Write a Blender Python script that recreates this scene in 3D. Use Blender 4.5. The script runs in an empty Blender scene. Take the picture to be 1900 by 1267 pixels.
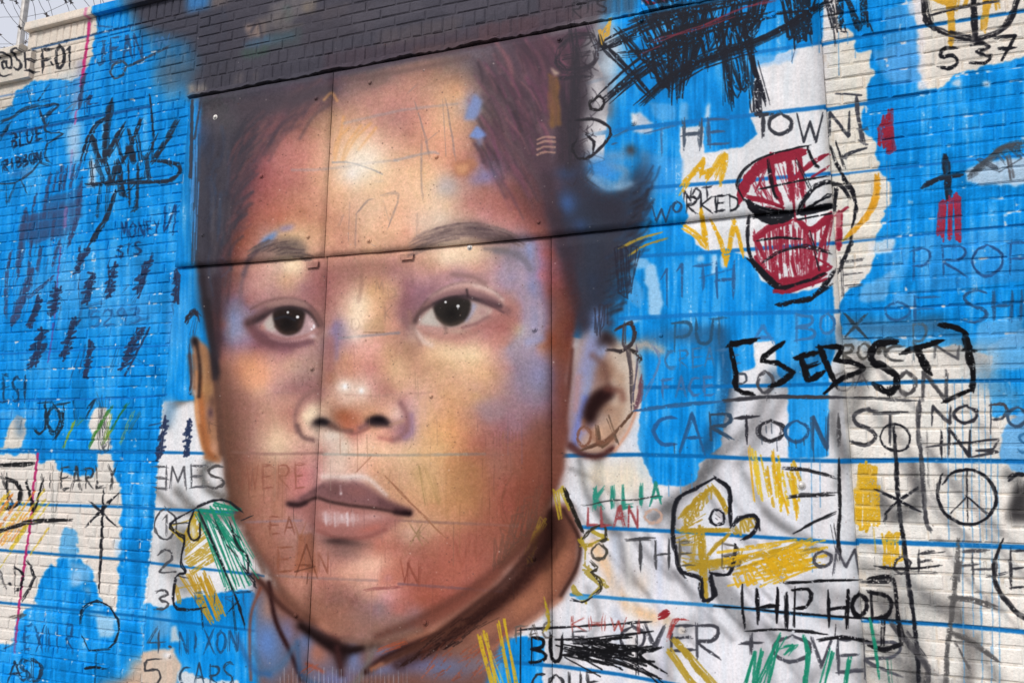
import bpy, bmesh, math, random
import numpy as np
from mathutils import Matrix, Vector

random.seed(11)
SC = bpy.context.scene
COL = SC.collection
# ---------------------------------------------------------------- camera
CAM_D, CAM_Z, FPX, SW, SH = 3.36, 1.65, 1229.6, 1900.0, 1267.0
PITCH, ROLL, YAW = 0.154153, 0.006805, -0.308115
fw = np.array([math.sin(YAW) * math.cos(PITCH), math.cos(YAW) * math.cos(PITCH), math.sin(PITCH)])
r0 = np.array([math.cos(YAW), -math.sin(YAW), 0.0]); u0 = np.cross(r0, fw)
rt = math.cos(ROLL) * r0 + math.sin(ROLL) * u0; up = -math.sin(ROLL) * r0 + math.cos(ROLL) * u0
EYE = np.array([0.0, -CAM_D, CAM_Z])
cam = bpy.data.cameras.new('camera'); cam_o = bpy.data.objects.new('camera', cam); COL.objects.link(cam_o)
cam_o.matrix_world = Matrix(((rt[0], up[0], -fw[0], EYE[0]), (rt[1], up[1], -fw[1], EYE[1]), (rt[2], up[2], -fw[2], EYE[2]), (0, 0, 0, 1)))
cam.sensor_width = 36.0; cam.lens = FPX / SW * 36.0; cam.clip_start = 0.05; cam.clip_end = 500.0
SC.camera = cam_o
# ---------------------------------------------------------------- overcast sky and sun
SUN_EL, SUN_AZ = math.radians(43), math.radians(20)      # azimuth: to the left of straight out from the wall
world = bpy.data.worlds.new('World'); SC.world = world; world.use_nodes = True
nt = world.node_tree; bg = nt.nodes['Background']
sky = nt.nodes.new('ShaderNodeTexSky'); sky.sky_type = 'NISHITA'; sky.sun_disc = False
sky.sun_elevation = SUN_EL; sky.sun_rotation = math.pi + SUN_AZ; sky.dust_density = 6.0; sky.air_density = 1.0
mixw = nt.nodes.new('ShaderNodeMix'); mixw.data_type = 'RGBA'; mixw.inputs[0].default_value = 0.85
mixw.inputs[7].default_value = (5.35, 5.5, 6.1, 1)      # cloud cover, even over the whole dome
nt.links.new(sky.outputs[0], mixw.inputs[6]); nt.links.new(mixw.outputs[2], bg.inputs[0]); bg.inputs[1].default_value = 0.1
sun = bpy.data.lights.new('sun', 'SUN'); sun.energy = 1.7; sun.angle = math.radians(16); sun.color = (1.0, 0.965, 0.92)
sun_o = bpy.data.objects.new('sun', sun); COL.objects.link(sun_o)
sd = Vector((-math.sin(SUN_AZ) * math.cos(SUN_EL), -math.cos(SUN_AZ) * math.cos(SUN_EL), math.sin(SUN_EL)))
sun_o.rotation_euler = sd.to_track_quat('Z', 'Y').to_euler()
SC.view_settings.view_transform = 'Standard'; SC.view_settings.look = 'None'; SC.view_settings.gamma = 1.0
SC.view_settings.use_curve_mapping = False; SC.view_settings.exposure = 0.53
SC.render.engine = 'CYCLES'; SC.cycles.max_bounces = 6

def SURVEY(X, Z, Y=0.0):                                  # wall metres -> survey sheet grid
    dx, dy, dz = X - EYE[0], Y - EYE[1], Z - EYE[2]
    a = dx * rt[0] + dy * rt[1] + dz * rt[2]; b = dx * up[0] + dy * up[1] + dz * up[2]; c = dx * fw[0] + dy * fw[1] + dz * fw[2]
    return SW / 2 + FPX * a / c, SH / 2 - FPX * b / c
def WALL(x, y, Y=0.0):                                    # survey sheet grid -> wall metres
    d = (x - SW / 2) * rt - (y - SH / 2) * up + FPX * fw
    t = (Y - EYE[1]) / d[1]; return d[0] * t, EYE[2] + d[2] * t
# ---------------------------------------------------------------- mural painter
# The mural is painted stroke by stroke into an in-memory picture (no file is read).
# Strokes are noted in the pixel grid of a survey sheet; SURVEY() turns wall metres into that grid.
OX, OY, CW, CH = 160, 130, 2220, 1530
RNG = np.random.default_rng(7)

def _blur1(a, s, ax):
    r = max(1, int(s * 1.73 / 1.0))
    for _ in range(2):
        p = np.concatenate([np.repeat(np.take(a, [0], ax), r + 1, ax), a, np.repeat(np.take(a, [-1], ax), r, ax)], ax)
        c = np.cumsum(p, ax, dtype=np.float64)
        n = a.shape[ax]; k = 2 * r + 1
        hi = np.take(c, np.arange(k, k + n), ax); lo = np.take(c, np.arange(0, n), ax)
        a = ((hi - lo) / k).astype(np.float32)
    return a
def blur(a, s):
    s *= 0.72
    if s < 0.6: return a
    return _blur1(_blur1(a, s, 0), s, 1)
def vnoise(h, w, cx, cy):
    gh, gw = int(h / cy) + 3, int(w / cx) + 3
    g = RNG.random((gh, gw)).astype(np.float32)
    y = np.arange(h) / cy; x = np.arange(w) / cx
    yi = y.astype(int); xi = x.astype(int)
    fy = (y - yi)[:, None].astype(np.float32); fx = (x - xi)[None].astype(np.float32)
    fy = fy * fy * (3 - 2 * fy); fx = fx * fx * (3 - 2 * fx)
    a = g[yi][:, xi]; b = g[yi][:, xi + 1]; c = g[yi + 1][:, xi]; d = g[yi + 1][:, xi + 1]
    return (a * (1 - fx) + b * fx) * (1 - fy) + (c * (1 - fx) + d * fx) * fy
NF = vnoise(CH, CW, 2.2, 2.2) * .6 + vnoise(CH, CW, 5, 5) * .4          # crayon grain
NA = vnoise(CH, CW, 9, 9) * .6 + vnoise(CH, CW, 3, 3) * .4              # ragged edges
NB = vnoise(CH, CW, 11, 11) * .6 + vnoise(CH, CW, 4, 4) * .4
NV = vnoise(CH, CW, 3.5, 60) * .5 + vnoise(CH, CW, 9, 90) * .5          # vertical brush streaks
NH = vnoise(CH, CW, 60, 3.5) * .5 + vnoise(CH, CW, 100, 10) * .5
NL = vnoise(CH, CW, 60, 60) * .6 + vnoise(CH, CW, 25, 25) * .4          # blotches
CAN = np.zeros((CH, CW, 3), np.float32)
def hx(c):
    if not isinstance(c, str): return np.array(c, np.float32)
    return np.array([int(c[i:i + 2], 16) / 255 for i in (0, 2, 4)], np.float32)
def P(s):
    if isinstance(s, str): s = [float(v) for v in s.replace(',', ' ').split()]
    a = np.array(s, np.float32).reshape(-1, 2)
    return a
def spl(p, n=6, closed=False):
    p = P(p)
    if len(p) < 3: return p
    q = np.vstack([p[-1:], p, p[:2]]) if closed else np.vstack([2 * p[:1] - p[1:2], p, 2 * p[-1:] - p[-2:-1]])
    o = []
    for i in range(1, len(q) - 2):
        a, b, c, d = q[i - 1], q[i], q[i + 1], q[i + 2]
        for t in np.arange(n) / n:
            o.append(.5 * (2 * b + (c - a) * t + (2 * a - 5 * b + 4 * c - d) * t * t + (3 * b - a - 3 * c + d) * t ** 3))
    if not closed: o.append(q[-2])
    return np.array(o, np.float32)
def box(p, m):
    x0 = max(0, int(p[:, 0].min() + OX - m)); x1 = min(CW, int(p[:, 0].max() + OX + m) + 2)
    y0 = max(0, int(p[:, 1].min() + OY - m)); y1 = min(CH, int(p[:, 1].max() + OY + m) + 2)
    return x0, x1, y0, y1
def put(x0, x1, y0, y1, m, col, a):
    v = CAN[y0:y1, x0:x1]; m = (m * a)[..., None]
    v += (hx(col) - v) * m
def pmask(p, b, rough=0):
    x0, x1, y0, y1 = b
    X = np.broadcast_to(np.arange(x0, x1, dtype=np.float32)[None] - OX, (y1 - y0, x1 - x0))
    Y = np.broadcast_to(np.arange(y0, y1, dtype=np.float32)[:, None] - OY, X.shape)
    if rough:
        X = X + (NA[y0:y1, x0:x1] - .5) * rough * 2; Y = Y + (NB[y0:y1, x0:x1] - .5) * rough * 2
    m = np.zeros(X.shape, bool)
    for i in range(len(p)):
        (xa, ya), (xb, yb) = p[i - 1], p[i]
        if ya == yb: continue
        lo, hi = (ya, yb) if ya < yb else (yb, ya)
        if not rough:
            r0 = max(0, int(lo + OY - y0) - 1); r1 = min(y1 - y0, int(hi + OY - y0) + 2)
        else:
            r0 = max(0, int(lo + OY - y0 - rough * 1.2) - 1); r1 = min(y1 - y0, int(hi + OY - y0 + rough * 1.2) + 2)
        if r1 <= r0: continue
        yy = Y[r0:r1]
        m[r0:r1] ^= ((ya > yy) != (yb > yy)) & (X[r0:r1] < (xb - xa) * (yy - ya) / (yb - ya) + xa)
    return m.astype(np.float32)
def poly(p, col, a=1., soft=1., rough=0, dry=0, sm=False, streak=None):
    p = spl(p, 6, True) if sm else P(p)
    b = box(p, soft * 3 + rough * 2 + 2)
    if b[1] <= b[0] or b[3] <= b[2]: return
    m = pmask(p, b, rough)
    if dry:                                     # paint thins towards its rim
        e = blur(m, dry); n = NF[b[2]:b[3], b[0]:b[1]] * .5 + NV[b[2]:b[3], b[0]:b[1]] * .5
        m = np.clip((e - .5 + (n - .5) * .9) * 5 + .5, 0, 1) * np.clip(e * 3, 0, 1)
    m = blur(m, soft)
    if streak: m = m * (1 - streak * np.clip(NV[b[2]:b[3], b[0]:b[1]] * 2.4 - 1.0, 0, 1))
    put(*b, m, col, a)
def stroke(p, w, col, a=1., grain=0., soft=1., rough=.4, sm=True, ends=False):
    p = spl(p, 5) if sm else P(p)
    mx = w if np.isscalar(w) else max(w)
    b = box(p, mx + soft * 2 + 3); x0, x1, y0, y1 = b
    if x1 <= x0 or y1 <= y0: return
    M = np.zeros((y1 - y0, x1 - x0), np.float32); n = len(p)
    for i in range(n - 1):
        t0, t1 = i / (n - 1), (i + 1) / (n - 1)
        if np.isscalar(w): wa = wb = w
        else: wa = w[0] + (w[-1] - w[0]) * t0; wb = w[0] + (w[-1] - w[0]) * t1
        if ends: wa *= min(1, t0 * 6 + .4, (1 - t0) * 6 + .4); wb *= min(1, t1 * 6 + .4, (1 - t1) * 6 + .4)
        q = p[i:i + 2]; m = max(wa, wb) * .75 + soft * 2 + 2
        ax, ay = max(x0, int(q[:, 0].min() + OX - m)), max(y0, int(q[:, 1].min() + OY - m))
        bx_, by_ = min(x1, int(q[:, 0].max() + OX + m) + 2), min(y1, int(q[:, 1].max() + OY + m) + 2)
        if bx_ <= ax or by_ <= ay: continue
        X = np.arange(ax, bx_, dtype=np.float32)[None] - OX - q[0, 0]; Y = np.arange(ay, by_, dtype=np.float32)[:, None] - OY - q[0, 1]
        d = q[1] - q[0]; L = float(d @ d) + 1e-6
        t = np.clip((X * d[0] + Y * d[1]) / L, 0, 1)
        D = np.sqrt((X - t * d[0]) ** 2 + (Y - t * d[1]) ** 2)
        ww = wa + (wb - wa) * t
        if rough: ww = ww * (1 + (NA[ay:by_, ax:bx_] - .5) * 2 * rough)
        k = np.clip((ww / 2 - D) / soft + .5, 0, 1)
        s = M[ay - y0:by_ - y0, ax - x0:bx_ - x0]; np.maximum(s, k, out=s)
    if grain: M *= np.clip((NF[y0:y1, x0:x1] - grain) * 6 + .5, 0, 1)
    put(*b, M, col, a)
def air(p, w, col, a=1., sm=True):              # spray can: soft on both sides
    p = spl(p, 5) if sm else P(p)
    b = box(p, w * 1.6 + 6); x0, x1, y0, y1 = b
    if x1 <= x0 or y1 <= y0: return
    st = 1 if w < 14 else 2 if w < 40 else 3
    X = np.arange(x0, x1, st, dtype=np.float32)[None] - OX; Y = np.arange(y0, y1, st, dtype=np.float32)[:, None] - OY
    D = np.full((Y.shape[0], X.shape[1]), 1e9, np.float32)
    if len(p) == 1: D = (X - p[0, 0]) ** 2 + (Y - p[0, 1]) ** 2
    for i in range(len(p) - 1):
        d = p[i + 1] - p[i]; L = float(d @ d) + 1e-6; xx = X - p[i, 0]; yy = Y - p[i, 1]
        t = np.clip((xx * d[0] + yy * d[1]) / L, 0, 1)
        np.minimum(D, (xx - t * d[0]) ** 2 + (yy - t * d[1]) ** 2, out=D)
    m = np.exp(-D / (2 * (w * .46 + .9) ** 2))
    if st > 1: m = blur(np.repeat(np.repeat(m, st, 0), st, 1)[:y1 - y0, :x1 - x0], st)
    g = .36 if w < 14 else .75
    m = m * (1 - g / 2 + g * (NF[y0:y1, x0:x1] * .7 + NA[y0:y1, x0:x1] * .3))
    put(*b, np.clip(m, 0, 1), col, a)
def blob(x, y, rx, ry, col, a=1., ang=0., hard=0.):
    r = max(rx, ry) * (1.2 if hard else 1.9)
    b = box(P([x, y]), r + 3); x0, x1, y0, y1 = b
    if x1 <= x0 or y1 <= y0: return
    X = np.arange(x0, x1, dtype=np.float32)[None] - OX - x; Y = np.arange(y0, y1, dtype=np.float32)[:, None] - OY - y
    c, s = math.cos(math.radians(ang)), math.sin(math.radians(ang))
    u = (X * c + Y * s) / rx; v = (-X * s + Y * c) / ry; d = u * u + v * v
    m = np.clip((1 - np.sqrt(d)) * hard + .5, 0, 1) if hard else np.exp(-d * 1.4)
    put(x0, x1, y0, y1, m, col, a)
def scr(p, w, col, n=3, j=3., a=1., grain=.2, sm=True, soft=1.):      # one gesture gone over several times, thin and ragged
    p = P(p)
    if sm: p = spl(p, 3)
    elif len(p) == 2: p = np.array([p[0], p[0] * .66 + p[1] * .34, p[0] * .33 + p[1] * .67, p[1]], np.float32)
    k = n + 2 if w > 4 else n + 1
    for _ in range(k):
        q = p + RNG.normal(0, max(j, w * .24) * .75, (1, 2)) + RNG.normal(0, .8, p.shape)
        d0, d1 = q[0] - q[1], q[-1] - q[-2]
        q[0] += d0 / (np.hypot(*d0) + 1e-3) * RNG.uniform(-4, 4); q[-1] += d1 / (np.hypot(*d1) + 1e-3) * RNG.uniform(-4, 5)
        stroke(q, w * RNG.uniform(.5, .98) + .4, col, a * RNG.uniform(.75, 1), grain + RNG.uniform(-.05, .12), soft, sm=False, ends=True)
def hatch(A, B, n, w, col, j=3., a=1., grain=.2, zig=True):           # back-and-forth filling between two edges
    A, B = spl(A, 8), spl(B, 8); pts = []
    for i in range(n):
        t = i / max(1, n - 1)
        pa = A[min(len(A) - 1, int(t * (len(A) - 1) + .5))] + RNG.normal(0, j, 2); pb = B[min(len(B) - 1, int(t * (len(B) - 1) + .5))] + RNG.normal(0, j, 2)
        pts += [pa, pb] if i % 2 == 0 else [pb, pa]
    if zig: stroke(np.array(pts), w, col, a, grain, sm=False)
    else:
        for i in range(n): stroke(np.array(pts[2 * i:2 * i + 2]), w * RNG.uniform(.6, 1.2), col, a, grain, sm=False)
FONT = {k: [P(s) for s in v.split('|')] for k, v in {
 'A': '0 1 .5 0 1 1|.2 .62 .85 .6', 'B': '.1 0 .1 1|.1 0 .8 .12 .75 .4 .15 .5 .9 .62 .85 .9 .1 1', 'C': '1 .08 .4 .1 .02 .5 .35 .92 1 .95',
 'D': '.1 0 .15 1|0 .02 .8 .2 .95 .55 .7 .9 .1 1', 'E': '.1 0 .12 1|.1 .02 .95 0|.1 .5 .8 .46|.1 1 1 .95', 'F': '.1 0 .12 1|.1 .03 1 0|.1 .5 .75 .45',
 'H': '.05 0 .1 1|.95 0 .9 1|.05 .55 .95 .48', 'I': '.5 0 .5 1', 'J': '.2 .02 1 0|.65 0 .6 .8 .3 1 0 .85', 'K': '.1 0 .12 1|.95 .05 .12 .55 1 1',
 'L': '.1 0 .12 1 .95 .97', 'M': '0 1 .15 0 .5 .7 .85 0 1 1', 'N': '.05 1 .08 0 .92 1 .95 0', 'O': '.5 0 .1 .25 .05 .7 .45 1 .9 .75 .95 .3 .5 0',
 'P': '.15 0 .12 1|.05 .05 .75 .02 .95 .25 .7 .5 .12 .55', 'R': '.1 0 .12 1|.05 .03 .75 .02 .92 .25 .65 .46 .12 .52 .95 1', 'S': '.95 .08 .5 0 .1 .2 .3 .45 .8 .6 .9 .82 .5 1 .02 .9',
 'T': '0 .05 1 0|.5 .02 .52 1', 'U': '.05 0 .1 .75 .45 1 .85 .8 .95 0', 'V': '0 0 .5 1 1 0', 'W': '0 0 .25 1 .5 .3 .72 1 1 0', 'X': '0 0 1 1|1 0 0 1', 'Y': '0 0 .5 .5 1 0|.5 .5 .45 1',
 '0': '.5 0 .1 .25 .05 .7 .45 1 .9 .75 .95 .3 .5 0', '1': '.2 .25 .6 0 .6 1', '2': '.05 .25 .4 0 .85 .15 .8 .45 .1 .95 1 .95', '3': '.05 .1 .6 0 .9 .2 .35 .45 .95 .65 .7 .95 .05 .95',
 '4': '.6 0 0 .7 1 .65|.65 .2 .62 1', '5': '.95 0 .2 .05 .1 .45 .7 .4 .95 .7 .6 1 0 .95', '7': '0 .05 1 0 .4 1|.2 .55 .9 .5', '9': '.9 .3 .5 0 .1 .25 .4 .5 .9 .3 .8 1', '.': '.3 .93 .45 1',
 '+': '.5 .1 .5 .9|.05 .5 .95 .48', 'e': '.9 0 .88 1|.9 .02 .05 0|.9 .5 .2 .46|.9 1 0 .95', '@': '.65 .6 .4 .65 .35 .4 .6 .35 .65 .6 .9 .6 .9 .2 .5 .02 .1 .25 .05 .7 .4 1 .85 .9'}.items()}
def glyph(ch, x0, y0, x1, y1, w, col, a=1., n=2, j=1.2, grain=.2, sl=0., dy=0.):
    for s in FONT[ch]:
        q = s.copy(); q[:, 0], q[:, 1] = x0 + s[:, 0] * (x1 - x0) + (1 - s[:, 1]) * sl, y0 + s[:, 1] * (y1 - y0) + dy * s[:, 0]
        scr(q, w, col, n, j, a, grain, sm=ch in 'BCDOPRSUJ023569@')
def text(t, xa, ya, xb, yb, h, w, col, a=1., n=2, j=1.2, grain=.2, sl=0.):
    k = len(t); px = (xb - xa) / k; sy = (yb - ya) / k
    for i, ch in enumerate(t):
        if ch == ' ': continue
        x = xa + px * i + RNG.uniform(-.05, .05) * px; y = ya + sy * i; hh = h * RNG.uniform(.92, 1.08)
        glyph(ch, x, y - hh, x + px * .74, y, w, col, a, n, j, grain, sl, dy=sy * .7)
def field(tab, b, ker=1.):                       # colours noted at points, spread smoothly between them
    a = [r.split() for r in tab.replace(';', '\n').strip().split('\n') if r.strip()]
    xy = np.array([[float(r[0]), float(r[1])] for r in a]); c = np.array([hx(r[2]) for r in a], float)
    n = len(xy); D = np.sqrt(((xy[:, None] - xy[None]) ** 2).sum(2) + 9.)
    A = np.zeros((n + 1, n + 1)); A[:n, :n] = D - np.eye(n) * 1.5; A[n, :n] = A[:n, n] = 1
    wt = np.linalg.solve(A, np.vstack([c, np.zeros((1, 3))]))
    st = 3; gx = np.arange(b[0], b[1] + st, st); gy = np.arange(b[2], b[3] + st, st)
    out = np.zeros((len(gy), len(gx), 3), np.float32)
    for i, y in enumerate(gy):
        d = np.sqrt((gx[:, None] - xy[None, :, 0]) ** 2 + (y - xy[None, :, 1]) ** 2 + 9.)
        out[i] = d @ wt[:n] + wt[n]
    out = np.clip(out, 0, 1)
    big = np.repeat(np.repeat(out, st, 0), st, 1)[:b[3] - b[2], :b[1] - b[0]]
    return np.stack([blur(np.ascontiguousarray(big[..., k]), 2.2) for k in range(3)], 2)
BLUE, BLU2, RULE = '0c8fe4', '2099e8', '0d68ac'
BLK, CHAR, NAVY, YEL, OLV, RED, GRN = '1e1f25', '3b3d45', '2c3857', 'd8a726', 'ab8c2c', '93283c', '1f8468'
def paint_grounds():
    CAN[:] = hx('dfdad3')
    poly('300 -130 1560 -130 1600 1400 240 1400', 'e0e1e4', soft=1)
    poly('1050 780 1500 700 1600 1400 900 1400', 'dfdfe6', .8, soft=40)
    poly('1690 60 1850 0 1900 0 1900 120 1720 160', 'e6dbdd', .9, soft=6)
    poly('1540 480 2060 430 2060 1400 1620 1400', 'e5e1da', 1, soft=1)
    poly('1560 -130 2060 -130 2060 460 1540 480 1530 200', 'e2dccf', .8, soft=8)
    poly('-160 -130 360 -130 350 250 -160 260', 'ddd2c4', .9, soft=6)
    CAN[:] *= (1 + (NL - .5) * .07)[..., None]
def smoke():
    g = '4b4a4b'
    for p, w, a in (('1345 600 1352 700 1335 800 1300 880 1215 960', 26, .75), ('1180 640 1250 640 1330 610', 34, .4), ('1430 700 1400 780 1350 830 1290 900', 26, .6),
        ('1470 690 1440 760 1370 860', 22, .5), ('1110 850 1110 940 1150 1010 1170 1080', 20, .7), ('1075 855 1095 930 1150 990', 14, .6), ('1060 870 1120 900 1160 960', 10, .5),
        ('1240 940 1262 1000 1330 1090 1400 1180 1420 1260', 30, .6), ('1300 1150 1250 1180 1230 1260', 30, .4), ('1420 950 1500 1010 1560 1040', 18, .45), ('1380 880 1430 960 1500 1000', 16, .45),
        ('1560 700 1545 790 1570 850', 26, .6), ('1620 760 1690 850 1700 960', 22, .45), ('1690 860 1700 920 1650 960 1630 930', 20, .75), ('1620 900 1660 960 1700 940', 22, .6),
        ('1760 650 1840 690 1900 760', 26, .7), ('1800 640 1850 720 1900 800', 22, .5), ('1500 1085 1560 1110 1640 1110 1720 1120 1800 1140', 34, .5), ('1600 1050 1700 1090 1780 1160 1850 1260', 26, .5),
        ('1480 1100 1540 1150 1600 1180', 30, .5), ('1640 1120 1690 1200 1700 1290', 44, .75), ('1620 1190 1680 1240 1720 1300', 40, .6), ('1770 1120 1790 1200 1800 1300', 20, .5), ('1810 1180 1790 1260', 30, .5),
        ('1700 1260 1800 1300', 40, .5), ('1600 1230 1660 1267', 30, .5), ('1380 1160 1440 1180 1500 1260', 26, .4), ('1020 1140 1040 1230', 16, .35), ('1090 1090 1110 1150 1060 1230', 14, .35),
        ('1870 880 1890 900 1880 960', 26, .8), ('1720 560 1780 620 1880 690', 18, .3), ('1565 620 1600 700 1575 780', 24, .6), ('1650 640 1600 690 1575 740', 22, .4),
        ('1590 1000 1640 1030 1660 1090', 16, .35), ('1480 1267 1560 1230 1620 1290', 30, .4), ('1560 610 1620 640 1590 700', 26, .5), ('1540 770 1560 850 1550 900', 18, .4)):
        air(p, w * .72, g, a * .8)
    for i in range(34):
        x = RNG.uniform(1060, 1860); y = RNG.uniform(880, 1180) if x < 1500 else RNG.uniform(640, 1200); L = RNG.uniform(60, 170)
        air([x, y, x + L * .35, y + L * .5, x + L * .85, y + L * 1.0], RNG.uniform(4, 11), '57565a', RNG.uniform(.18, .42))
    for p, w, a in (('120 905 105 960 110 1050', 9, .5), ('145 900 152 960 150 1030 160 1060', 9, .5), ('165 890 185 930', 8, .4), ('195 1000 200 1060 215 1100', 14, .4), ('60 780 55 840 60 900', 14, .5), ('20 850 30 930', 14, .35), ('40 870 45 920', 10, .4), ('210 905 160 985', 5, .4),
        ('318 750 345 738 380 745', 9, .7), ('312 790 318 760 345 742', 9, .6), ('330 910 370 950 440 960', 14, .7), ('285 905 330 945 380 950', 12, .5), ('395 850 375 885 410 920 470 930', 14, .8), ('330 990 310 1040 345 1090', 22, .5), ('345 985 335 1030', 16, .5), ('440 960 470 930', 18, .5), ('420 900 450 930 500 930', 18, .5)):
        air(p, w, '55524f', a)
    air('1100 1010 1130 1060 1160 1120 1230 1150', 18, 'e2b98c', .8); air('1110 880 1150 880 1190 870', 40, 'ead9bd', .7); blob(1190, 1080, 18, 30, 'dfc0a0', .4); blob(1160, 900, 45, 40, 'e8dcc4', .6)
    for x, w, c in ((1140, 14, 'd2d8ea'), (1220, 10, 'd0d6ec'), (1165, 10, 'eceae6'), (1300, 16, 'd5d8e4'), (1400, 18, 'd4d6e2'), (1480, 20, 'd9dae2')): air([x, 1000, x + 4, 1120, x + 10, 1280], w, c, .5)
def blues():
    r = dict(rough=4, soft=1.2)
    # brick pier on the left
    poly('-160 330 -160 255 0 205 22 196 30 170 48 158 60 152 104 146 128 152 150 140 168 118 178 60 182 8 200 0 420 -40 420 120 360 170 330 500 300 760 290 900 268 1110 262 1290 262 1400 -160 1400', BLUE, **r)
    poly('120 238 152 226 150 300 128 305', 'b9d0e6', .75, soft=5, rough=3); air('140 180 134 280', 12, 'a8c8e6', .5); air('152 120 143 190', 12, '7b86b0', .5)
    poly('165 305 178 300 180 345 165 350', 'd6dae2', .8, soft=3, rough=3); poly('168 285 174 300 168 310', 'e0dcdc', .8, soft=2)
    poly('108 150 160 138 140 190 110 190', '6fb0e8', .5, soft=12)
    for x, y, w, h in ((100, 545, 200, 70), (40, 500, 120, 60), (200, 470, 90, 60), (190, 560, 100, 50), (40, 660, 60, 50), (120, 500, 60, 60)):
        poly([x, y, x + w, y - 12, x + w, y + h - 12, x, y + h], '4f9edb', .4, soft=14, rough=6)
    poly('-160 842 68 842 74 858 100 850 105 872 128 876 160 886 180 872 180 838 205 838 215 880 226 905 224 1000 218 1090 216 1132 190 1125 178 1085 168 1050 143 1030 141 985 138 980 118 980 112 1000 112 1040 80 1062 62 1120 30 1140 22 1195 -160 1200', 'dfd8d0', rough=8, dry=3, soft=1.2); poly('108 985 142 978 150 1035 104 1045', 'd4d4d4', .45, dry=4, rough=8)
    poly('100 860 178 885 200 880 210 905 100 905', 'ddd6ce', .9, rough=5)
    poly('175 757 195 755 206 770 203 815 208 834 165 835 172 805 160 790 170 775', 'dcd9d4', dry=3, rough=4)
    poly('14 762 26 766 46 776 47 802 40 832 -40 835 4 820', 'd8d2c8', rough=2); air('33 770 38 800', 14, '5b7d9a', .7)
    poly('112 842 178 846 180 868 150 884 122 876 104 872 105 850', BLUE, dry=3, rough=4)
    poly('-20 742 40 748 60 760 56 780 30 770 16 790 4 832 -160 832 -160 740', BLUE, rough=4); air('-20 770 60 765', 10, '4b9cdc', .6)
    poly('178 1140 212 1142 212 1180 182 1182', 'b7d3e6', .8, rough=3, soft=2); poly('160 1140 185 1120 190 1150', '7fb4dc', .6, soft=4, rough=4)
    for p in ('128 1040 168 1048 168 1078 135 1088', '212 1000 226 1000 224 1040 214 1035', '130 1062 150 1060 148 1085 130 1088', '150 1090 166 1088 170 1110'): poly(p, '9cc6e8', .6, rough=4, soft=3)
    poly('185 1267 260 1250 262 1300 170 1310', 'a5785c', .9, soft=8, rough=6); poly('240 1225 300 1210 310 1400 230 1400', 'c9ab94', .9, soft=8, rough=4)
    # left strip of the sheets
    poly('350 170 430 180 430 740 300 745', BLUE, 1, soft=2); poly('312 560 350 520 352 640 310 650', '3b9ae2', .6, soft=8); air('322 500 312 640', 8, '4ba4ea', .6)
    poly('308 738 320 736 330 750 318 790 304 800', '7fb2dc', .7, soft=6)
    poly('268 1122 275 1118 310 1128 330 1112 395 1100 465 1092 520 1140 620 1180 1010 1180 1000 1400 262 1400', BLUE, rough=4, dry=2)
    poly('285 1135 318 1128 320 1180 282 1190', '6aaee2', .8, soft=5, rough=3); poly('262 1206 322 1200 338 1230 330 1267 330 1400 258 1400', 'cdb9a8', 1, rough=5, soft=2); poly('318 1165 330 1160 334 1190 318 1190', 'd6d4d2', .8, soft=2, rough=3)
    poly('333 1242 372 1255 400 1262 445 1262 460 1400 325 1400', 'd5d8dc', .95, rough=5, dry=2); blob(312, 1214, 12, 9, 'e4e4e6', .9)
    # sheets right of the head
    poly('1080 20 1170 -130 1530 -130 1526 60 1520 84 1470 96 1440 104 1434 116 1402 128 1396 180 1388 215 1404 252 1378 276 1340 280 1306 288 1304 250 1264 240 1262 340 1266 366 1277 404 1268 420 1266 430 1286 440 1291 456 1318 470 1345 462 1362 470 1392 480 1410 520 1470 545 1544 530 1550 640 1536 700 1534 846 1462 850 1462 716 1440 692 1436 632 1396 636 1400 682 1364 692 1346 742 1336 828 1296 860 1292 890 1270 902 1214 898 1196 860 1182 820 1190 745 1180 700 1130 640 1040 620 1040 330 1120 300 1130 180', BLUE, dry=1.2, rough=2.2)
    poly('1262 240 1305 236 1304 292 1262 300', 'dcdfe4', .95, dry=2, rough=3)
    for p, c, a in (('1395 110 1440 104 1480 98 1470 116 1400 132', '8fc0ec', .6), ('1262 195 1276 190 1278 228 1264 230', 'a9cdf0', .5), ('1178 210 1190 212 1215 235 1205 252 1176 250', 'd8cdd0', .8), ('1170 212 1182 212 1186 236 1172 240', 'dfdcdc', .9),
        ('1200 190 1255 200 1255 225 1215 225', '7db6ea', .5), ('1310 198 1318 190 1316 230 1308 230', 'dfe5ee', .8), ('1185 280 1270 300 1260 360 1190 360', '3b98e6', .6), ('1195 500 1215 490 1232 560 1225 590 1205 585', 'c3dcf2', .75), ('1160 470 1200 480 1215 500 1180 500', 'a9d0f0', .7), ('1318 475 1332 472 1328 510 1318 512', 'cfe2f2', .8), ('1165 500 1195 540 1190 575 1165 560', '7ab6ea', .5),
        ('1335 470 1350 476 1346 500 1334 498', 'dfe6ee', .8), ('1155 590 1190 588 1180 600 1155 602', 'c6dcf0', .6), ('1290 480 1300 470 1310 480 1296 490', 'cfe0f0', .6)):
        poly(p, c, a, dry=3, rough=4, soft=2)
    air('1180 640 1230 625 1330 612', 22, '3a5a7c', .55); air('1335 620 1345 690 1340 750 1310 830', 22, '24496e', .75); air('1270 620 1320 640', 26, '33648f', .6); air('1440 700 1490 680 1540 640', 26, '2e5a80', .6)
    poly('1462 716 1534 706 1534 848 1462 850', BLU2, .9, soft=2, rough=2)
    poly('1170 800 1188 760 1192 850 1215 896 1180 880', 'b9d6ee', .5, soft=7)
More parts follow.
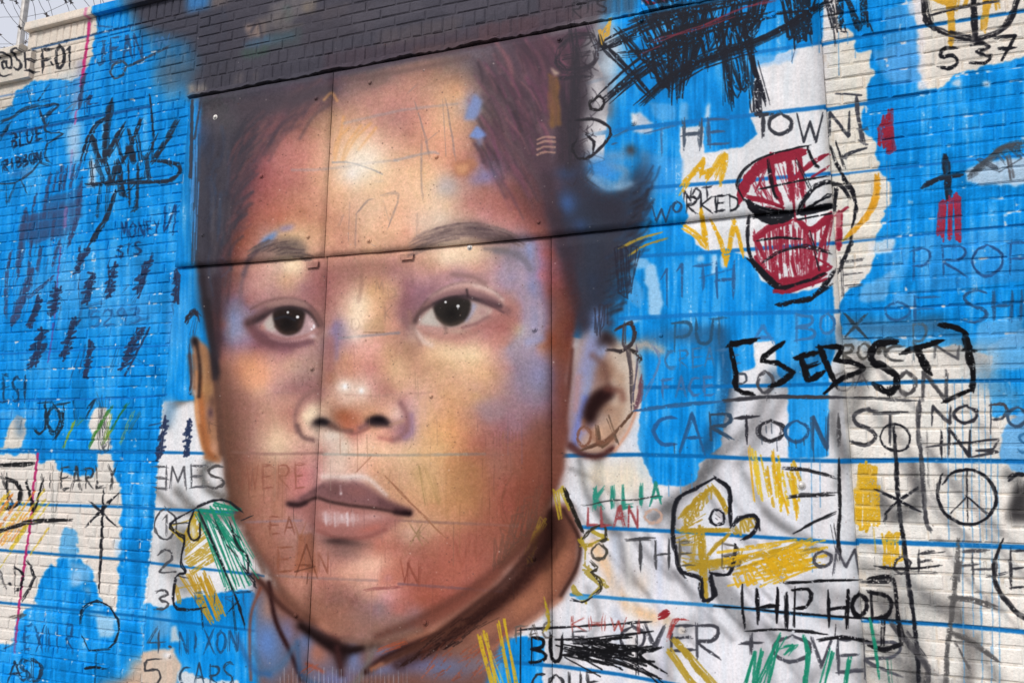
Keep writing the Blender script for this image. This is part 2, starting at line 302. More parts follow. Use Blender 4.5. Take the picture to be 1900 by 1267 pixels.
    # brick pier on the right
    poly('1556 -130 1700 -130 1692 0 1704 60 1707 150 1716 168 1740 166 1758 152 1766 140 1822 124 1862 116 1920 100 2060 70 2060 660 1900 770 1842 776 1832 720 1840 660 1770 640 1700 648 1640 640 1560 622 1556 560 1572 540 1604 518 1624 478 1622 440 1640 402 1652 372 1650 340 1630 318 1622 262 1598 240 1598 214 1606 188 1606 164 1622 140 1614 118 1616 96 1586 96 1582 60 1556 50', BLUE, rough=6, dry=2)
    for p, c, a in (('1615 95 1640 92 1640 20 1690 0 1702 60 1706 150 1640 150', '63aae6', .55), ('1640 90 1700 70 1705 150 1650 160', '5da6e4', .6), ('1690 -20 1710 -20 1715 160 1706 150', 'e2dde0', .8), ('1684 0 1695 0 1700 30 1686 28', 'e2dde0', .7),
        ('1790 318 1830 300 1900 290 1990 280 1990 335 1880 345 1792 340', 'c9d3e0', .85), ('1640 460 1690 455 1680 520 1640 520', '4d9fe2', .5), ('1700 440 1900 420 1900 520 1700 545', '3d96de', .55), ('1700 150 1722 150 1716 172 1700 168', 'e0dde0', .9), ('1765 153 1785 148 1780 162 1764 162', 'd8dee6', .8),
        ('1820 152 1842 150 1836 160 1820 160', 'd8dee6', .8), ('1870 620 1920 600 1920 680 1830 690 1830 640', '8fb8da', .6), ('1810 600 1900 585 1900 640 1810 650', '6ea9da', .6), ('1600 530 1660 500 1640 560 1590 560', '8fbfe8', .6), ('1660 540 1700 540 1700 570 1650 570', '7ab2e4', .5), ('1610 450 1660 440 1655 470 1610 475', 'e2e2e4', .8)):
        poly(p, c, a, dry=3, rough=5, soft=2)
    poly('1560 600 1700 585 1740 610 1700 640 1560 640', '4f8fc0', .6, soft=10); air('1730 600 1790 640 1830 690', 22, '3a5f7e', .5); air('1580 600 1650 610 1740 600', 20, '3c5f7e', .55)
    poly('1650 645 1850 640 1842 780 1700 780', 'd9d5ce', .6, soft=14); poly('1862 790 1900 760 2060 740 2060 890 1890 880 1850 850', '5ca6e0', .85, dry=4, rough=6); air('1820 700 1880 740', 30, '5c93b8', .7)
    isb = np.clip((CAN[..., 2] - CAN[..., 0] - .4) * 4, 0, 1)          # streaky, patchy coats of blue
    t = np.clip((NV * .55 + NL * .45 - .5) * 5, -1, 1) * isb
    CAN[:] += np.maximum(t, 0)[..., None] * (hx('62b6ee') - CAN) * .5
    CAN[:] *= (1 + np.minimum(t, 0) * .13)[..., None]
    d = np.clip((NV * .6 + NF * .4 - .70) * 9, 0, 1) * np.clip((NL - .52) * 8, 0, 1) * isb
    CAN[:] += d[..., None] * (hx('cfe0ee') - CAN) * .55
    CAN[:] *= (1 + (NV - .5)[..., None] * np.array([.10, .05, .03], np.float32))
def rules():
    def L(p, w=6, c=RULE, a=.95): stroke(p, w, c, a, soft=2.6, rough=.12, sm=False)
    L('60 92 76 88 388 14', 4.5, '123f72', .8); L('-160 282 0 251 280 197', 6, '12508c', .9); L('350 186 420 172', 6, '1b5f94', .6)
    L('-160 195 0 180 60 168', 3, '5f86b8', .8)
    for p in ('-160 670 0 657 310 641', '-160 756 0 744 250 738 310 732'): L(p, 3.5, '1263b0', .7)
    L('-160 834 0 837 310 839 390 841', 5.5); L('-160 930 0 934 226 940 300 944 470 951', 5); L('-160 1008 0 1020 226 1037 330 1049 480 1066', 5); L('-160 1100 0 1117 226 1139 400 1160 480 1170', 5)
    L('1090 158 1150 141', 6); L('1150 141 1330 112 1522 84', 6.5, '1672ba', .8); L('1522 83 1663 57 1900 21 2060 -3', 7)
    L('1060 258 1180 240 1530 202', 8, '1776c0'); L('1530 204 1640 186 1720 172', 7); L('1190 352 1290 345 1537 325', 7, '1776c0'); L('1537 326 1650 313 1744 303 1900 288', 5, '1467b0', .8)
    L('1160 478 1300 470 1545 452', 7, '1776c0'); L('1545 452 1640 442 1900 416', 5, '1467b0', .8)
    L('1150 592 1330 583 1555 578', 8, '1674c0', .8); L('1555 577 1700 570 1900 560', 4, '1263a8', .7)
    L('1125 713 1200 719 1450 715 1560 712', 7); L('1560 713 1700 708 1900 705', 7)
    L('1040 845 1180 843 1300 846 1450 853 1560 855', 7.5); L('1560 855 1700 853 1900 856 2060 858', 9)
    L('1080 977 1250 985 1450 998 1590 1008', 7); L('1590 1003 1680 1007 1900 1015 2060 1022', 9)
    L('1060 1102 1180 1112 1350 1124 1450 1135 1560 1146', 6.5, '1876b8', .85); L('1600 1150 1750 1158 1900 1172 2060 1185', 8)
    L('930 1225 1040 1235 1150 1250 1290 1275', 7); L('480 1066 490 1068', 4)
    for x, y0, y1 in ((1262, 888, 915), (1240, 890, 920), (1283, 880, 905), (1484, 850, 900), (1504, 850, 1060), (1520, 850, 940), (1756, 700, 1000), (1770, 705, 890), (1784, 700, 1040), (1800, 700, 1180), (1814, 700, 1160), (1826, 700, 1000), (1836, 705, 1220), (1850, 860, 1267), (1785, 1000, 1267), (1820, 1100, 1267), (1838, 1200, 1267), (1555, 60, 140), (1572, 60, 82), (1586, 95, 108), (1644, 300, 460), (1650, 300, 420), (1505, 70, 92), (1518, 70, 102), (1468, 90, 122)):
        stroke([x, y0, x + .01 * (y1 - y0), y1], 1.8, '4f90c4', .75, sm=False, soft=1.2)
    # magenta margin line
    stroke('169 0 165 45', 5, 'd77aa4', .8, soft=3); stroke('165 45 161 85 155 130 150 160', 5.5, 'c42f74', .9, soft=2); stroke('142 205 138 230', 4, 'b85f9a', .8, soft=2); stroke('134 280 128 330', 4, '9c8fc4', .6, soft=2); stroke('122 385 119 420', 6, 'b07fc0', .8, soft=2)
    stroke('113 460 106 520 101 590', 2.4, '8050a0', .8, soft=1.4); stroke('99 600 94 640 88 672', 3, '5b55a8', .8, soft=1.4); stroke('70 842 62 905 58 960 47 1030 38 1100 28 1190', 4.5, 'b02a68', .92, soft=1.4); stroke('30 1160 26 1210', 4, '7f5ba0', .7, soft=2)
def darktop():
    D = '484650'
    poly('375 200 640 170 880 130 1110 80 1110 30 380 140', '4c454c', 1, soft=3)
    poly('420 -130 1120 -130 1130 20 1108 62 870 112 640 158 380 196 348 184 346 162 362 112 350 82 300 66 262 56 236 10', D, .97, soft=9, rough=8)
    poly('225 -10 300 -30 420 -40 420 160 350 168 290 150 300 110 272 84 246 40', D, .5, soft=12, rough=8); poly('280 120 360 100 366 150 300 160', '55606c', .6, soft=10, rough=6)
    poly('300 140 350 160 330 190 280 170', '5a6570', .5, soft=12)
    poly('345 -20 390 -30 388 14 348 24', '3f83c4', .85, soft=5, rough=3); poly('388 5 425 -20 420 6 390 15', 'a08c80', .5, soft=5)
    for p, c, a in (('455 48 490 38 492 66 462 72', 'a58d80', .8), ('500 10 560 -10 600 -10 560 30 500 50', '7c7676', .6), ('560 5 590 0 585 24 562 26', '86796a', .6), ('446 94 500 82 496 106 450 108', '455e54', .6), ('450 78 540 60 545 72 455 90', '4f7590', .6), ('590 20 650 5 640 30 600 40', '6b6264', .5), ('345 160 382 156 384 172 350 180', '8d8680', .9), ('435 140 450 136 452 158 436 160', '72696a', .7), ('470 130 480 128 476 150 468 154', '787070', .5), ('525 14 540 10 540 40 528 42', '4b6462', .5), ('480 30 545 20 540 56 480 62', '716a68', .5),
        ('600 100 880 50 1100 20 1105 55 860 104 600 150', '55454e', .5), ('760 90 900 66 940 60 900 92 780 116', '5d4a4c', .6), ('1060 0 1180 -20 1180 30 1080 45', '5f5a62', .6), ('1040 20 1120 5 1110 40 1050 50', '66565c', .6), ('550 30 700 0 690 60 560 90', '4c4850', .6), ('640 20 760 -10 800 20 660 60', '5e5b64', .5), ('820 10 960 -20 980 20 840 40', '5a5660', .5), ('700 60 860 30 850 60 700 90', '5f5558', .5), ('400 40 450 30 452 90 400 110', '47454f', .7), ('380 110 440 95 440 150 380 165', '44434c', .7), ('500 60 560 50 560 80 500 95', '4a5658', .5), ('1000 -10 1060 -20 1064 30 1000 40', '594a52', .6), ('880 50 1000 25 1000 60 890 84', '604a50', .6)):
        poly(p, c, a, soft=4, rough=5, streak=.4)
    air('465 60 478 40 485 68', 3, '4c4850', .8); air('530 20 520 50 560 45', 3, '5a5658', .7); glyph('R', 1060, 5, 1078, 32, 3, '3a383e', .6); glyph('I', 1085, 3, 1095, 28, 3, '3a383e', .6); glyph('S', 1105, 0, 1125, 24, 3, '3a383e', .6)
FACE = '''395 190 4a484c;440 190 4c4a50;500 180 4c464e;560 165 64525c;620 155 70565e;390 215 565256;412 250 5c575a;440 225 504d50;425 215 545055;460 205 4c4950;520 190 52464e;540 178 64525a;590 170 66545c;604 200 8a6a62;562 192 7d5c5e;520 212 735058
480 225 4d474e;540 232 8c6460;500 240 7a5557;462 260 544850;430 290 47454d;400 320 45444c;380 260 3f5f88;376 310 3c6088;372 380 31557c;395 380 44424b;400 440 46434c;420 400 4a4049;460 310 6d4b52;440 350 5c444c;450 290 5c4850
482 285 84565a;500 270 93625e;525 255 a06c64;560 240 a87468;590 235 b58a70;612 215 b28b70;520 300 bb7c72;560 290 c58577;590 280 d69c83;612 270 e2b090;490 330 a05f5c;540 340 bb7a6d;580 330 d49a80;605 330 e2b08c;460 350 774e52;475 375 9c6058;520 370 bd7a68;560 370 cd9075;600 370 dda486
445 405 6e4849;458 410 92584f;485 410 ac6c5a;520 410 b9785f;560 400 c98c6e;592 410 cf9576;434 440 79493f;452 450 a3624e;440 470 855045;470 440 a96b58;500 440 c09a8a;530 440 dcb98e;560 432 dcb48c;590 440 d8a882
650 160 8c6f6c;640 178 9c7a74;682 180 b98a7c;720 170 c99483;760 160 c99480;640 205 b98e78;660 240 e5b894;650 265 eec39a;682 240 e6b596;700 222 c99785;740 222 c18d80;720 260 dfae93;760 250 c78f7a;690 290 f3dcc0;672 308 f4ead8;655 325 eceae4;640 305 e9cba8;702 318 f0d5b0;740 310 ecc09a;640 350 e7bd98;680 350 eecba5;720 350 ecbf98;755 350 efc3a0;630 380 e8b590;662 390 e9bd9c;702 390 efc8a6;742 390 ebb594;640 420 d9a284;682 420 efc4a0;720 420 edba94;752 430 e9b090;640 455 d8a084;690 460 e7b892;720 150 96786e;690 155 8a7068
800 140 b28772;830 130 967a6b;870 112 7b6f74;900 100 74717c;940 92 6d6270;980 80 674f5c;1012 90 7d5163;1035 72 5f4a55;800 162 c59a80;850 160 c99a78;880 140 8b7870;920 140 6f6169;960 130 675562;1000 122 85556b;1010 108 8f5a72;1040 130 7a5564;772 200 cf9684;820 190 e0b08c;858 180 d8ac86;882 170 a58a80;910 170 80695f;950 170 65555d;990 160 6b5563;1012 150 8d6873
782 240 dca085;830 230 e6b78f;858 232 dba988;875 190 8f97b5;900 205 7e7068;930 222 7a5d60;960 200 6a545c;982 190 844f66;1002 205 82485f;800 270 e4a98a;850 270 dba287;920 260 7b625c;960 250 7f525b;990 240 8a5562;1012 238 a87f8a;780 300 e9bb93;830 300 dfa283;870 306 b57f6c;900 290 8b6a6c;940 290 6c5558;975 290 734f56;1002 282 6c5560
800 330 efc59a;828 330 d9b6a0;850 322 c08b72;905 320 8a80a2;940 320 85636a;980 320 6f4d50;1012 320 564451;822 350 c8bab0;860 350 c19a8a;900 350 b07c70;940 350 a06c62;980 350 7b5551;1012 352 604447;790 370 f0c9a3;830 380 e8c5a2;870 380 c38b7c;920 390 bb7d72;970 390 965c54;1000 402 7a4c48;1030 420 5c4a58;1040 460 4f4858
742 425 edbd9a;780 412 e9c8b0;820 404 e8d0b8;900 405 c8928a;950 420 c38a82;990 430 a56a60;1012 430 8f5a52;760 480 c89880;800 490 d3a48a;850 472 eed0b0;828 482 f0d5b8;880 470 e8c8a5;920 470 b0948a;950 465 87808a;980 460 7d92c5;1006 470 b07078;1022 470 a0605a;780 510 c99a90;830 502 dba997;880 500 d8a793;920 495 c09a9c;940 512 9a93b0;968 500 a99bb5;986 490 7f8fc8;1002 510 bb7a85
758 530 a5767a;790 542 a57d8a;850 518 b08a94;900 526 c29a96;946 516 8b8db8;962 530 b09aa8;986 530 8092cf;1006 530 a07884;750 560 9a6d70;744 592 a87d78;758 605 9a7470;940 552 b98a82;960 570 b98c84;986 570 9a9bc4;1006 570 a08fa5;1017 540 9c5f5b;1017 605 a87f80;960 610 c3ab90;986 600 9aa0c5;1000 622 8f98c2
772 622 d8b8a8;800 640 e0b494;850 630 cf9a88;900 622 c58d84;940 610 a87068;958 596 b07f78;780 650 d8a98a;830 652 f0cba2;870 652 f2d0a8;900 652 e6b898;940 640 c79588;962 660 9890a8;982 640 9a9cc0;1002 655 b08a85;1012 625 a05f48
435 500 9a6658;420 540 80504c;412 500 5d4046;410 580 6e4648;405 630 5a3a3e;450 500 b07c70;480 500 cb9a8a;520 495 d6b4a0;545 490 ecd2ae;530 520 ddb08c;555 520 dcb096;580 500 b07a72;470 530 c8968c;510 535 c2988c;560 530 b08480;590 530 a5706a;440 560 8c7c96;430 590 6f90c8;432 615 7a92c0;445 630 a08aa0;416 600 9c6a64;460 560 a0706c;600 520 a87068;640 500 a4766a;640 540 c89684;662 498 a87a6c;692 490 ac7e6e;650 580 eac4a4;665 560 f2d8b8;660 600 eed0b4;690 540 dcae80;700 580 e0b088;730 500 b0807a;730 540 d8a888;735 600 d89e88;700 620 d6a48a;610 560 b07c70;612 600 b88880;625 610 887ca0;600 620 b89488
412 660 a06c60;418 690 b27a6a;442 680 c58a6c;468 680 e2a078;476 702 e8a27e;502 690 dba68e;530 680 d0a48e;560 690 b79688;588 680 b58f80;420 722 96695c;452 720 b5836f;482 722 e0ae90;510 722 bf938a;550 722 a57673;580 722 a37570;430 752 8c6054;470 752 b08070;500 762 c79880;520 752 cc9a84;545 765 b88072;428 800 7a5446;462 800 a47868;500 800 d2a78c;520 802 e0bb9c;540 792 c48e7a;436 840 7d5444;470 840 ae8070;510 832 dcbf9f;530 842 d3ae96;560 842 cf9c8c;436 880 8a5c4a;480 872 b07a62;530 872 b9806a;560 872 c4827a;436 915 8d5f4c;480 912 b48068;550 902 c58078;480 640 8c5c60;530 650 a87478;570 645 b89088;500 660 c08c80;540 665 c89a88
612 642 a27a80;640 662 d9a284;660 650 e3ab9a;700 642 e2ab98;720 652 d8ab84;740 652 c8987c;760 642 b88e74;790 645 dfae8c;650 692 dca086;690 682 cc8f80;720 682 dcae88;740 682 e6bb94;770 672 c49478;800 672 d2a580;612 702 b07a62;590 692 b0887f;638 712 ecd0bc;672 722 ecd0bc;700 722 cf988a;720 722 c08a78;742 720 e0b090;762 710 e2b494;790 722 e3b596;560 742 b08074;582 760 ecd0b0;572 776 efd3b2;620 742 cfa288;640 746 d8b29a;622 766 a87860;640 772 b06a4c;660 772 c08060;690 770 d8a27c;720 760 e6b498;735 766 eecbb8;752 782 b0807c;746 742 c8968c
640 795 c07858;656 802 c88070;612 808 dfc8b8;680 812 efc0a4;720 812 d59882;750 802 a07a88;766 792 c6a3a6;776 760 d7b0ac;790 800 e8b88c;812 790 e7b07c;820 832 e0b07c;640 832 e8d0b8;680 832 f0c6a6;720 832 ecc2a0;760 832 e0bb92;602 832 c99a8a;850 702 d9ac88;880 722 d2a58a;830 742 dba87c;870 762 c8967a;840 802 e0a470;880 822 b97860;830 862 d6a070;870 882 b58058;800 882 dfb488;760 882 dcb28a
880 652 f0cfa6;920 652 c8988a;942 642 a59aa8;1000 642 b0806c;900 692 e2b488;940 682 b58c84;980 682 9a8ea8;1002 692 8088b8;880 732 d8ab80;910 722 c79a80;950 712 a98c90;1002 722 8084a8;900 762 b08a88;930 762 a88488;970 752 a08088;1012 752 90707a;880 792 c48c70;920 792 a87470;960 792 a07880;1002 792 8a5f58;880 832 b8785c;930 842 a8685c;980 842 96604c;1015 842 7f5044;920 892 a86854;970 902 90523f;1015 892 7a4538;1035 872 8d5745;1036 600 8a5040;1040 660 8c523e;1036 720 8a5a58;1042 780 7d4c48;1052 620 6f4038;1036 540 7d4a44;1040 500 6b4448;1044 840 925a48;1040 910 6e4030
520 1082 b07c68;560 1082 b98470;600 1072 ba7f6c;640 1060 d9a088;680 1072 e8b49c;700 1060 e5ac98;740 1082 c08070;690 1100 dca890;720 1105 dca4a0;780 1082 b06a58;830 1072 b87060;880 1062 b06a5a;920 1062 a86858;540 1110 ac7864;580 1112 9f6f5c;620 1112 8f6458;660 1112 94695f;640 1132 a87664;690 1132 9a7a7c;704 1124 957a7c;740 1132 b07064;780 1112 a96250;830 1112 a8604f;560 1140 a87460;600 1150 b47a62;650 1162 a87c6a;700 1162 a88274;740 1150 9c8078;770 1132 a07a78;800 1135 955a48;700 1178 a58a7c;740 1168 a08880;650 1178 9a6d60
520 940 c08874;540 980 b8887a;520 1002 ac7a6a;560 1012 b08070;600 1042 bf8878;560 1042 b07864;500 1005 a0705c;470 962 9a6a58;482 932 a87460;520 902 b98070;560 932 c28078;580 882 c88884;560 962 ad8078;620 862 dcb4a0;610 882 e3c3b2;650 872 d8a48c;690 872 d8a584;740 882 dfb08a;660 886 e4c8bc;702 892 cfa080;722 910 d4a27c;762 922 e0aa80;790 902 ddb184;800 942 d59c74;830 922 cf9a6c;870 932 b8825a;900 942 ae7358;940 942 a8614f;980 952 8d5440;850 972 c48a68;800 982 d0a080;760 992 d4a890;780 1012 b27660;740 1012 b87a66;700 1012 c07c68;830 1012 b8745e;880 1002 b06c5a;920 1002 a06854;690 1042 e6ae94;650 1032 c08e7e;622 1022 a8786c;640 1012 8a6458;960 1000 82503e;960 1050 905c4c;500 1050 8a5c4c'''
def neck_ears_hair():
    # hair and smear right of the head, on the sheets
    K = '35343f'
    poly('1020 70 1130 40 1160 90 1140 170 1120 260 1080 300 1030 300', 'd8d6d8', .85, soft=10)
    for p, w, a in (('1095 40 1090 120 1075 200', 22, .5), ('1120 60 1110 110', 20, .5), ('1085 130 1120 150 1130 210', 16, .5), ('1080 190 1100 210', 20, .6), ('1060 80 1070 150 1060 260', 26, .7)): air(p, w, '55525a', a)
    blob(1072, 108, 14, 20, 'cfc3cc', .9, hard=3); poly('1068 100 1090 100 1088 130 1070 126', 'c9bcc4', .7, soft=4)
    poly('1000 300 1060 320 1110 360 1170 350 1196 290 1190 400 1165 470 1140 520 1122 575 1095 610 1065 640 1055 520 1040 440 1010 400', K, .95, soft=14, sm=True)
    air('1075 300 1090 340 1130 370 1185 350', 24, K, .8); air('1186 340 1170 400 1160 450', 26, '33465e', .6); blob(1118, 318, 36, 26, '3f8fd6', .95); blob(1105, 345, 30, 16, '5a92c6', .7, 35); air('1130 310 1160 320 1150 345', 12, '8a98a8', .6); blob(1170, 282, 14, 14, '3a3436', .9)
    blob(1140, 292, 34, 14, '6f95ba', .7); air('1110 330 1150 350 1180 345', 8, '8fb2cc', .5); blob(1052, 380, 22, 30, '3f68a8', .8, 30); blob(1075, 420, 20, 16, '35507c', .7); blob(1035, 350, 20, 20, '3a4a72', .6)
    air('1180 420 1195 380 1200 320', 18, '2f78bc', .5); blob(1150, 460, 26, 20, '6f7884', .5); blob(1065, 470, 20, 60, '3b3038', .7); air('1105 520 1110 590', 20, '2d3d58', .6)
    air('1130 600 1100 590 1085 640 1075 700', 16, '3c2a30', .7); blob(1150, 570, 24, 16, '4a7fae', .5)
    poly('1032 90 1082 70 1092 160 1084 250 1086 330 1046 340 1030 250', '37333b', .93, soft=7, rough=8, sm=True); air('1058 300 1082 350 1132 385 1176 380', 36, '33323e', .85); air('1170 380 1190 340 1196 295', 22, '3a4656', .4); air('1150 420 1130 500 1110 570', 40, '32323e', .8); air('1188 330 1180 400 1168 450', 24, '2e3c54', .5)
    for i in range(90):
        t = RNG.random(); x = 1190 - t * 70 + RNG.normal(0, 10); y = 330 + t * 260 + RNG.normal(0, 12); L = RNG.uniform(12, 42)
        air([x, y, x + L * .5, y - L * .25, x + L * RNG.uniform(.6, 1), y - L * RNG.uniform(.3, 1)], RNG.uniform(1.4, 4), ('2b2a34', '35343f', '2c3c54')[i % 3], RNG.uniform(.35, .7))
    for i in range(80):
        x = RNG.uniform(1030, 1100); y = RNG.uniform(60, 320); L = RNG.uniform(14, 44)
        stroke([x, y, x + RNG.normal(0, 10), y + L * .5, x + RNG.normal(0, 14), y + L], RNG.uniform(1.5, 3.5), ('2b2930', '37333b', '45404a')[i % 3], .6, .25, ends=True)
    blob(1118, 316, 34, 22, '3f8fd6', .9, 20); air('1096 330 1130 352 1168 342', 8, '86b0d4', .55)
    # right ear
    poly('1085 620 1130 620 1175 660 1190 700 1178 760 1150 820 1110 846 1070 830 1050 780 1055 700', 'b79682', .97, soft=6, sm=True)
    poly('1130 650 1180 640 1185 690 1178 750 1160 790 1130 740', 'd3c6b8', .9, soft=8, sm=True); poly('1100 640 1130 650 1140 700 1110 720', '9a7a6a', .8, soft=8); air('1150 660 1190 640 1225 650', 14, 'b8a89a', .8)
    air('1108 590 1100 640 1092 690', 22, '6d93cf', .75); air('1100 640 1080 700 1068 770 1062 810', 28, '8f8cb0', .75); air('1120 645 1100 690 1085 740', 12, '8a9cc8', .7); air('1072 700 1068 760', 8, 'b58a8a', .6); air('1060 650 1054 720 1044 770', 7, '4c2c2a', .9)
    air('1086 740 1072 790 1066 825', 10, '6f7cc0', .8); blob(1085, 795, 22, 12, '7d86c4', .7, -30); blob(1110, 700, 18, 30, '8c6f6c', .7); blob(1132, 690, 20, 22, 'a07c66', .7)
    poly('1084 770 1092 745 1108 728 1126 722 1136 732 1118 748 1106 762 1100 778 1090 782', '2b1716', .97, soft=5, sm=True); blob(1122, 733, 26, 12, '4b2220', .6, -30); air('1084 780 1082 796', 6, 'b07048', .6)
    poly('1112 620 1124 610 1140 622 1142 645 1120 640 1108 648', '2b2024', .95, soft=6, sm=True); blob(1110, 802, 20, 14, 'd6aa8c', .9); blob(1140, 790, 24, 26, 'c9ab96', .7); blob(1120, 770, 18, 14, 'a8968c', .7)
    air('1058 826 1080 842 1110 846 1136 832', 9, '46211e', .9); air('1046 800 1052 825 1075 838', 9, '5a3a3c', .7); air('1140 836 1165 800 1180 762', 3, 'd09a80', .8)
    scr('1142 612 1170 600 1178 625 1165 645 1150 652 1130 648', 5, '3c3436', 3, 2); scr('1158 600 1156 640 1166 660 1172 762', 4, '4a4246', 2, 1.6, .85); scr('1180 640 1182 670 1172 750', 3, '5b5668', 2, 1.5, .7); scr('1165 646 1186 660 1184 670', 5, '35302f', 2, 2); scr('1190 700 1184 740 1176 760', 6, '6b4a56', 2, 2, .8); scr('1210 640 1225 670 1195 740', 3, '6a78a0', 2, 3, .6)
    glyph('O', 1070, 790, 1096, 828, 4, '7a5040', .8); scr('1108 790 1115 828 1145 796', 4.5, '5c4638', 2, 2, .8); scr('1128 775 1146 825', 5, '4e4036', 2, 2, .9); scr('1172 765 1150 790 1120 818 1075 835', 4.5, '5a4034', 2, 2, .85)
    # left ear
    poly('356 630 372 632 395 660 406 740 414 850 392 852 376 830 366 760 362 690', 'a87a5c', .97, soft=3, sm=True)
    air('372 700 378 780 392 846', 9, 'b06a3e', .9); air('366 690 366 770 380 830', 4, 'cf8f5c', .8); blob(380, 690, 8, 30, 'b58c66', .8); blob(392, 770, 10, 22, '86625a', .8); blob(392, 765, 6, 10, '5a4248', .8); blob(400, 830, 12, 14, 'c89478', .8); blob(385, 722, 14, 14, 'c49a66', .7)
    air('362 630 368 650 372 690 370 735', 5, '2f2220', .85); blob(362, 634, 9, 10, '201c20', .95); air('352 660 360 730', 5, '5a4a44', .7); air('360 700 362 730', 6, 'd9bfae', .6); air('384 848 400 850', 6, '9a6a4a', .9); hatch('388 780 408 790', '390 805 406 815', 9, 1.6, '6b5048', 2, .7)
    scr('345 600 350 588 362 580 368 590', 5, '2b2a36', 3, 3, .8); scr('352 640 356 700 352 730', 4, '3c3c48', 2, 2, .7); scr('362 590 356 620', 3, '3a4058', 2, 3, .6); scr('360 610 358 650', 3, '3a3e50', 2, 3, .6)
    air('396 660 404 740 412 840', 7, '5a3c30', .8); air('378 650 388 700 384 740', 9, '9a6c48', .6); blob(386, 800, 9, 22, 'a06a48', .6); air('360 660 362 720', 4, '8a5c40', .7); air('374 790 384 835 398 848', 6, '8f5634', .7); blob(395, 745, 8, 14, '4c3430', .6)
    # right ear shading
    blob(1118, 690, 16, 26, '7d5a4a', .7); blob(1130, 760, 22, 16, '94705c', .7); air('1100 660 1120 680 1128 715', 10, '6b4a42', .6); air('1150 700 1150 760 1130 800', 14, 'a8846c', .6); air('1090 790 1110 820 1135 815', 8, '8a5c48', .6)
    poly('1082 778 1088 748 1104 726 1128 718 1140 730 1122 750 1110 768 1104 784 1092 788', '231213', .95, soft=6, sm=True); air('1126 722 1150 726 1156 740', 10, '6a3c34', .5)
    # neck
    poly('470 1060 560 1120 660 1150 800 1120 900 1050 990 960 1030 930 1060 935 1078 990 1072 1060 1040 1110 990 1150 930 1190 900 1280 480 1280', '7a4c3e', .97, soft=5)
    poly('470 1080 520 1140 540 1230 500 1285 470 1200 460 1120', '4e86c4', .6, soft=12); poly('540 1150 620 1190 640 1260 560 1290', '5a7fb8', .45, soft=14)
    for x, y, rx, ry, c, a in ((500, 1130, 22, 36, 'a27a6a', .9), (495, 1190, 24, 40, '5f8ad2', .9), (530, 1110, 22, 50, '87584a', .9), (535, 1170, 16, 28, '7080b8', .8), (570, 1195, 16, 34, '5c8fd6', .9), (590, 1210, 26, 30, 'a86c58', .9), (560, 1160, 26, 18, '7a5a5c', .8), (625, 1190, 26, 26, '7a4a40', .8), (655, 1215, 20, 34, '6f92d2', .95), (625, 1260, 40, 16, '6a78b8', .8), (720, 1210, 40, 14, '7d8ab8', .8), (700, 1240, 60, 16, '5e86c8', .7), (770, 1230, 70, 18, '6d6c98', .7), (860, 1200, 60, 22, '8a6050', .8), (900, 1160, 40, 24, '9a6b58', .8), (960, 1110, 40, 30, '9c6650', .9), (1030, 1040, 34, 60, '8a5644', .9), (1010, 1080, 30, 40, '945c46', .8), (1055, 985, 16, 36, '6b4236', .8), (830, 1240, 60, 26, '5a7fb4', .7), (900, 1230, 50, 20, '7f7f92', .6), (690, 1195, 24, 8, '9a857c', .7)): blob(x, y, rx, ry, c, a * (.72 if c[4:] > 'a8' else .95))
    air('500 1080 512 1150 540 1210 560 1260', 6, '2c1618', .95); air('470 1065 490 1085 520 1120 560 1150', 8, '3c221e', .8); air('484 1090 466 1140 464 1210 466 1260', 3.5, '7a4434', .8); air('470 1200 490 1240 520 1235 545 1200', 9, '48688c', .6); air('440 1180 470 1240 500 1250', 8, '2f5f94', .7); air('552 1190 560 1250 600 1275', 8, '3c5a80', .7)
    air('560 1160 610 1195 650 1205 700 1190', 13, '1c1010', .95); poly('565 1158 625 1185 650 1192 648 1215 632 1240 622 1215 600 1192', '1d1112', .92, soft=7, sm=True); air('626 1200 634 1250', 8, '3c2222', .8); air('680 1180 684 1230 660 1270', 9, '7a6a60', .5); air('700 1190 672 1250 640 1280', 6, '6f6a66', .5); air('570 1230 600 1245', 4, 'a04a30', .6)
    air('1022 965 1012 1020 970 1075 910 1125 850 1160', 22, '3a1e1a', .8); air('1020 950 1018 1000 1000 1030', 16, '1f1010', .9); air('930 1075 880 1125 800 1180 720 1215 680 1245', 9, '2b1514', .9); air('1045 945 1074 1000 1070 1050 1040 1105', 5, '3b2420', .9); air('1040 1110 960 1170 900 1210', 6, 'b07458', .5)
    air('760 1180 850 1150 930 1080', 10, 'a06a54', .8); air('690 1240 780 1195 860 1155', 7, '9a664e', .8); air('1050 1000 1010 1080 960 1130', 16, 'a0684e', .5)
    for i in range(46):
        x = RNG.uniform(740, 900); y = 1235 - (x - 740) * .55 + RNG.normal(0, 10); L = RNG.uniform(10, 42)
        stroke([x, y, x + L * .85, y - L * RNG.uniform(.3, .8)], 2.2, '23191a', .7, .3, sm=False)
    for i in range(60):
        x = RNG.uniform(780, 930); y = RNG.uniform(1185, 1262); L = RNG.uniform(8, 40); t = RNG.uniform(-.9, -.2)
        stroke([x, y, x + L * .6, y + L * t], 2.6, ('9a4f38', 'a8553a', '7f4536')[i % 3], .6, .35, sm=False)
    for a in ('700 1206 750 1186', '705 1202 735 1190', '712 1208 745 1198', '720 1200 752 1190', '575 1150 600 1152', '585 1146 612 1158', '590 1152 614 1162', '560 1245 580 1230', '568 1248 590 1232'): scr(a, 3, 'a84a2c', 2, 1.5, .7)
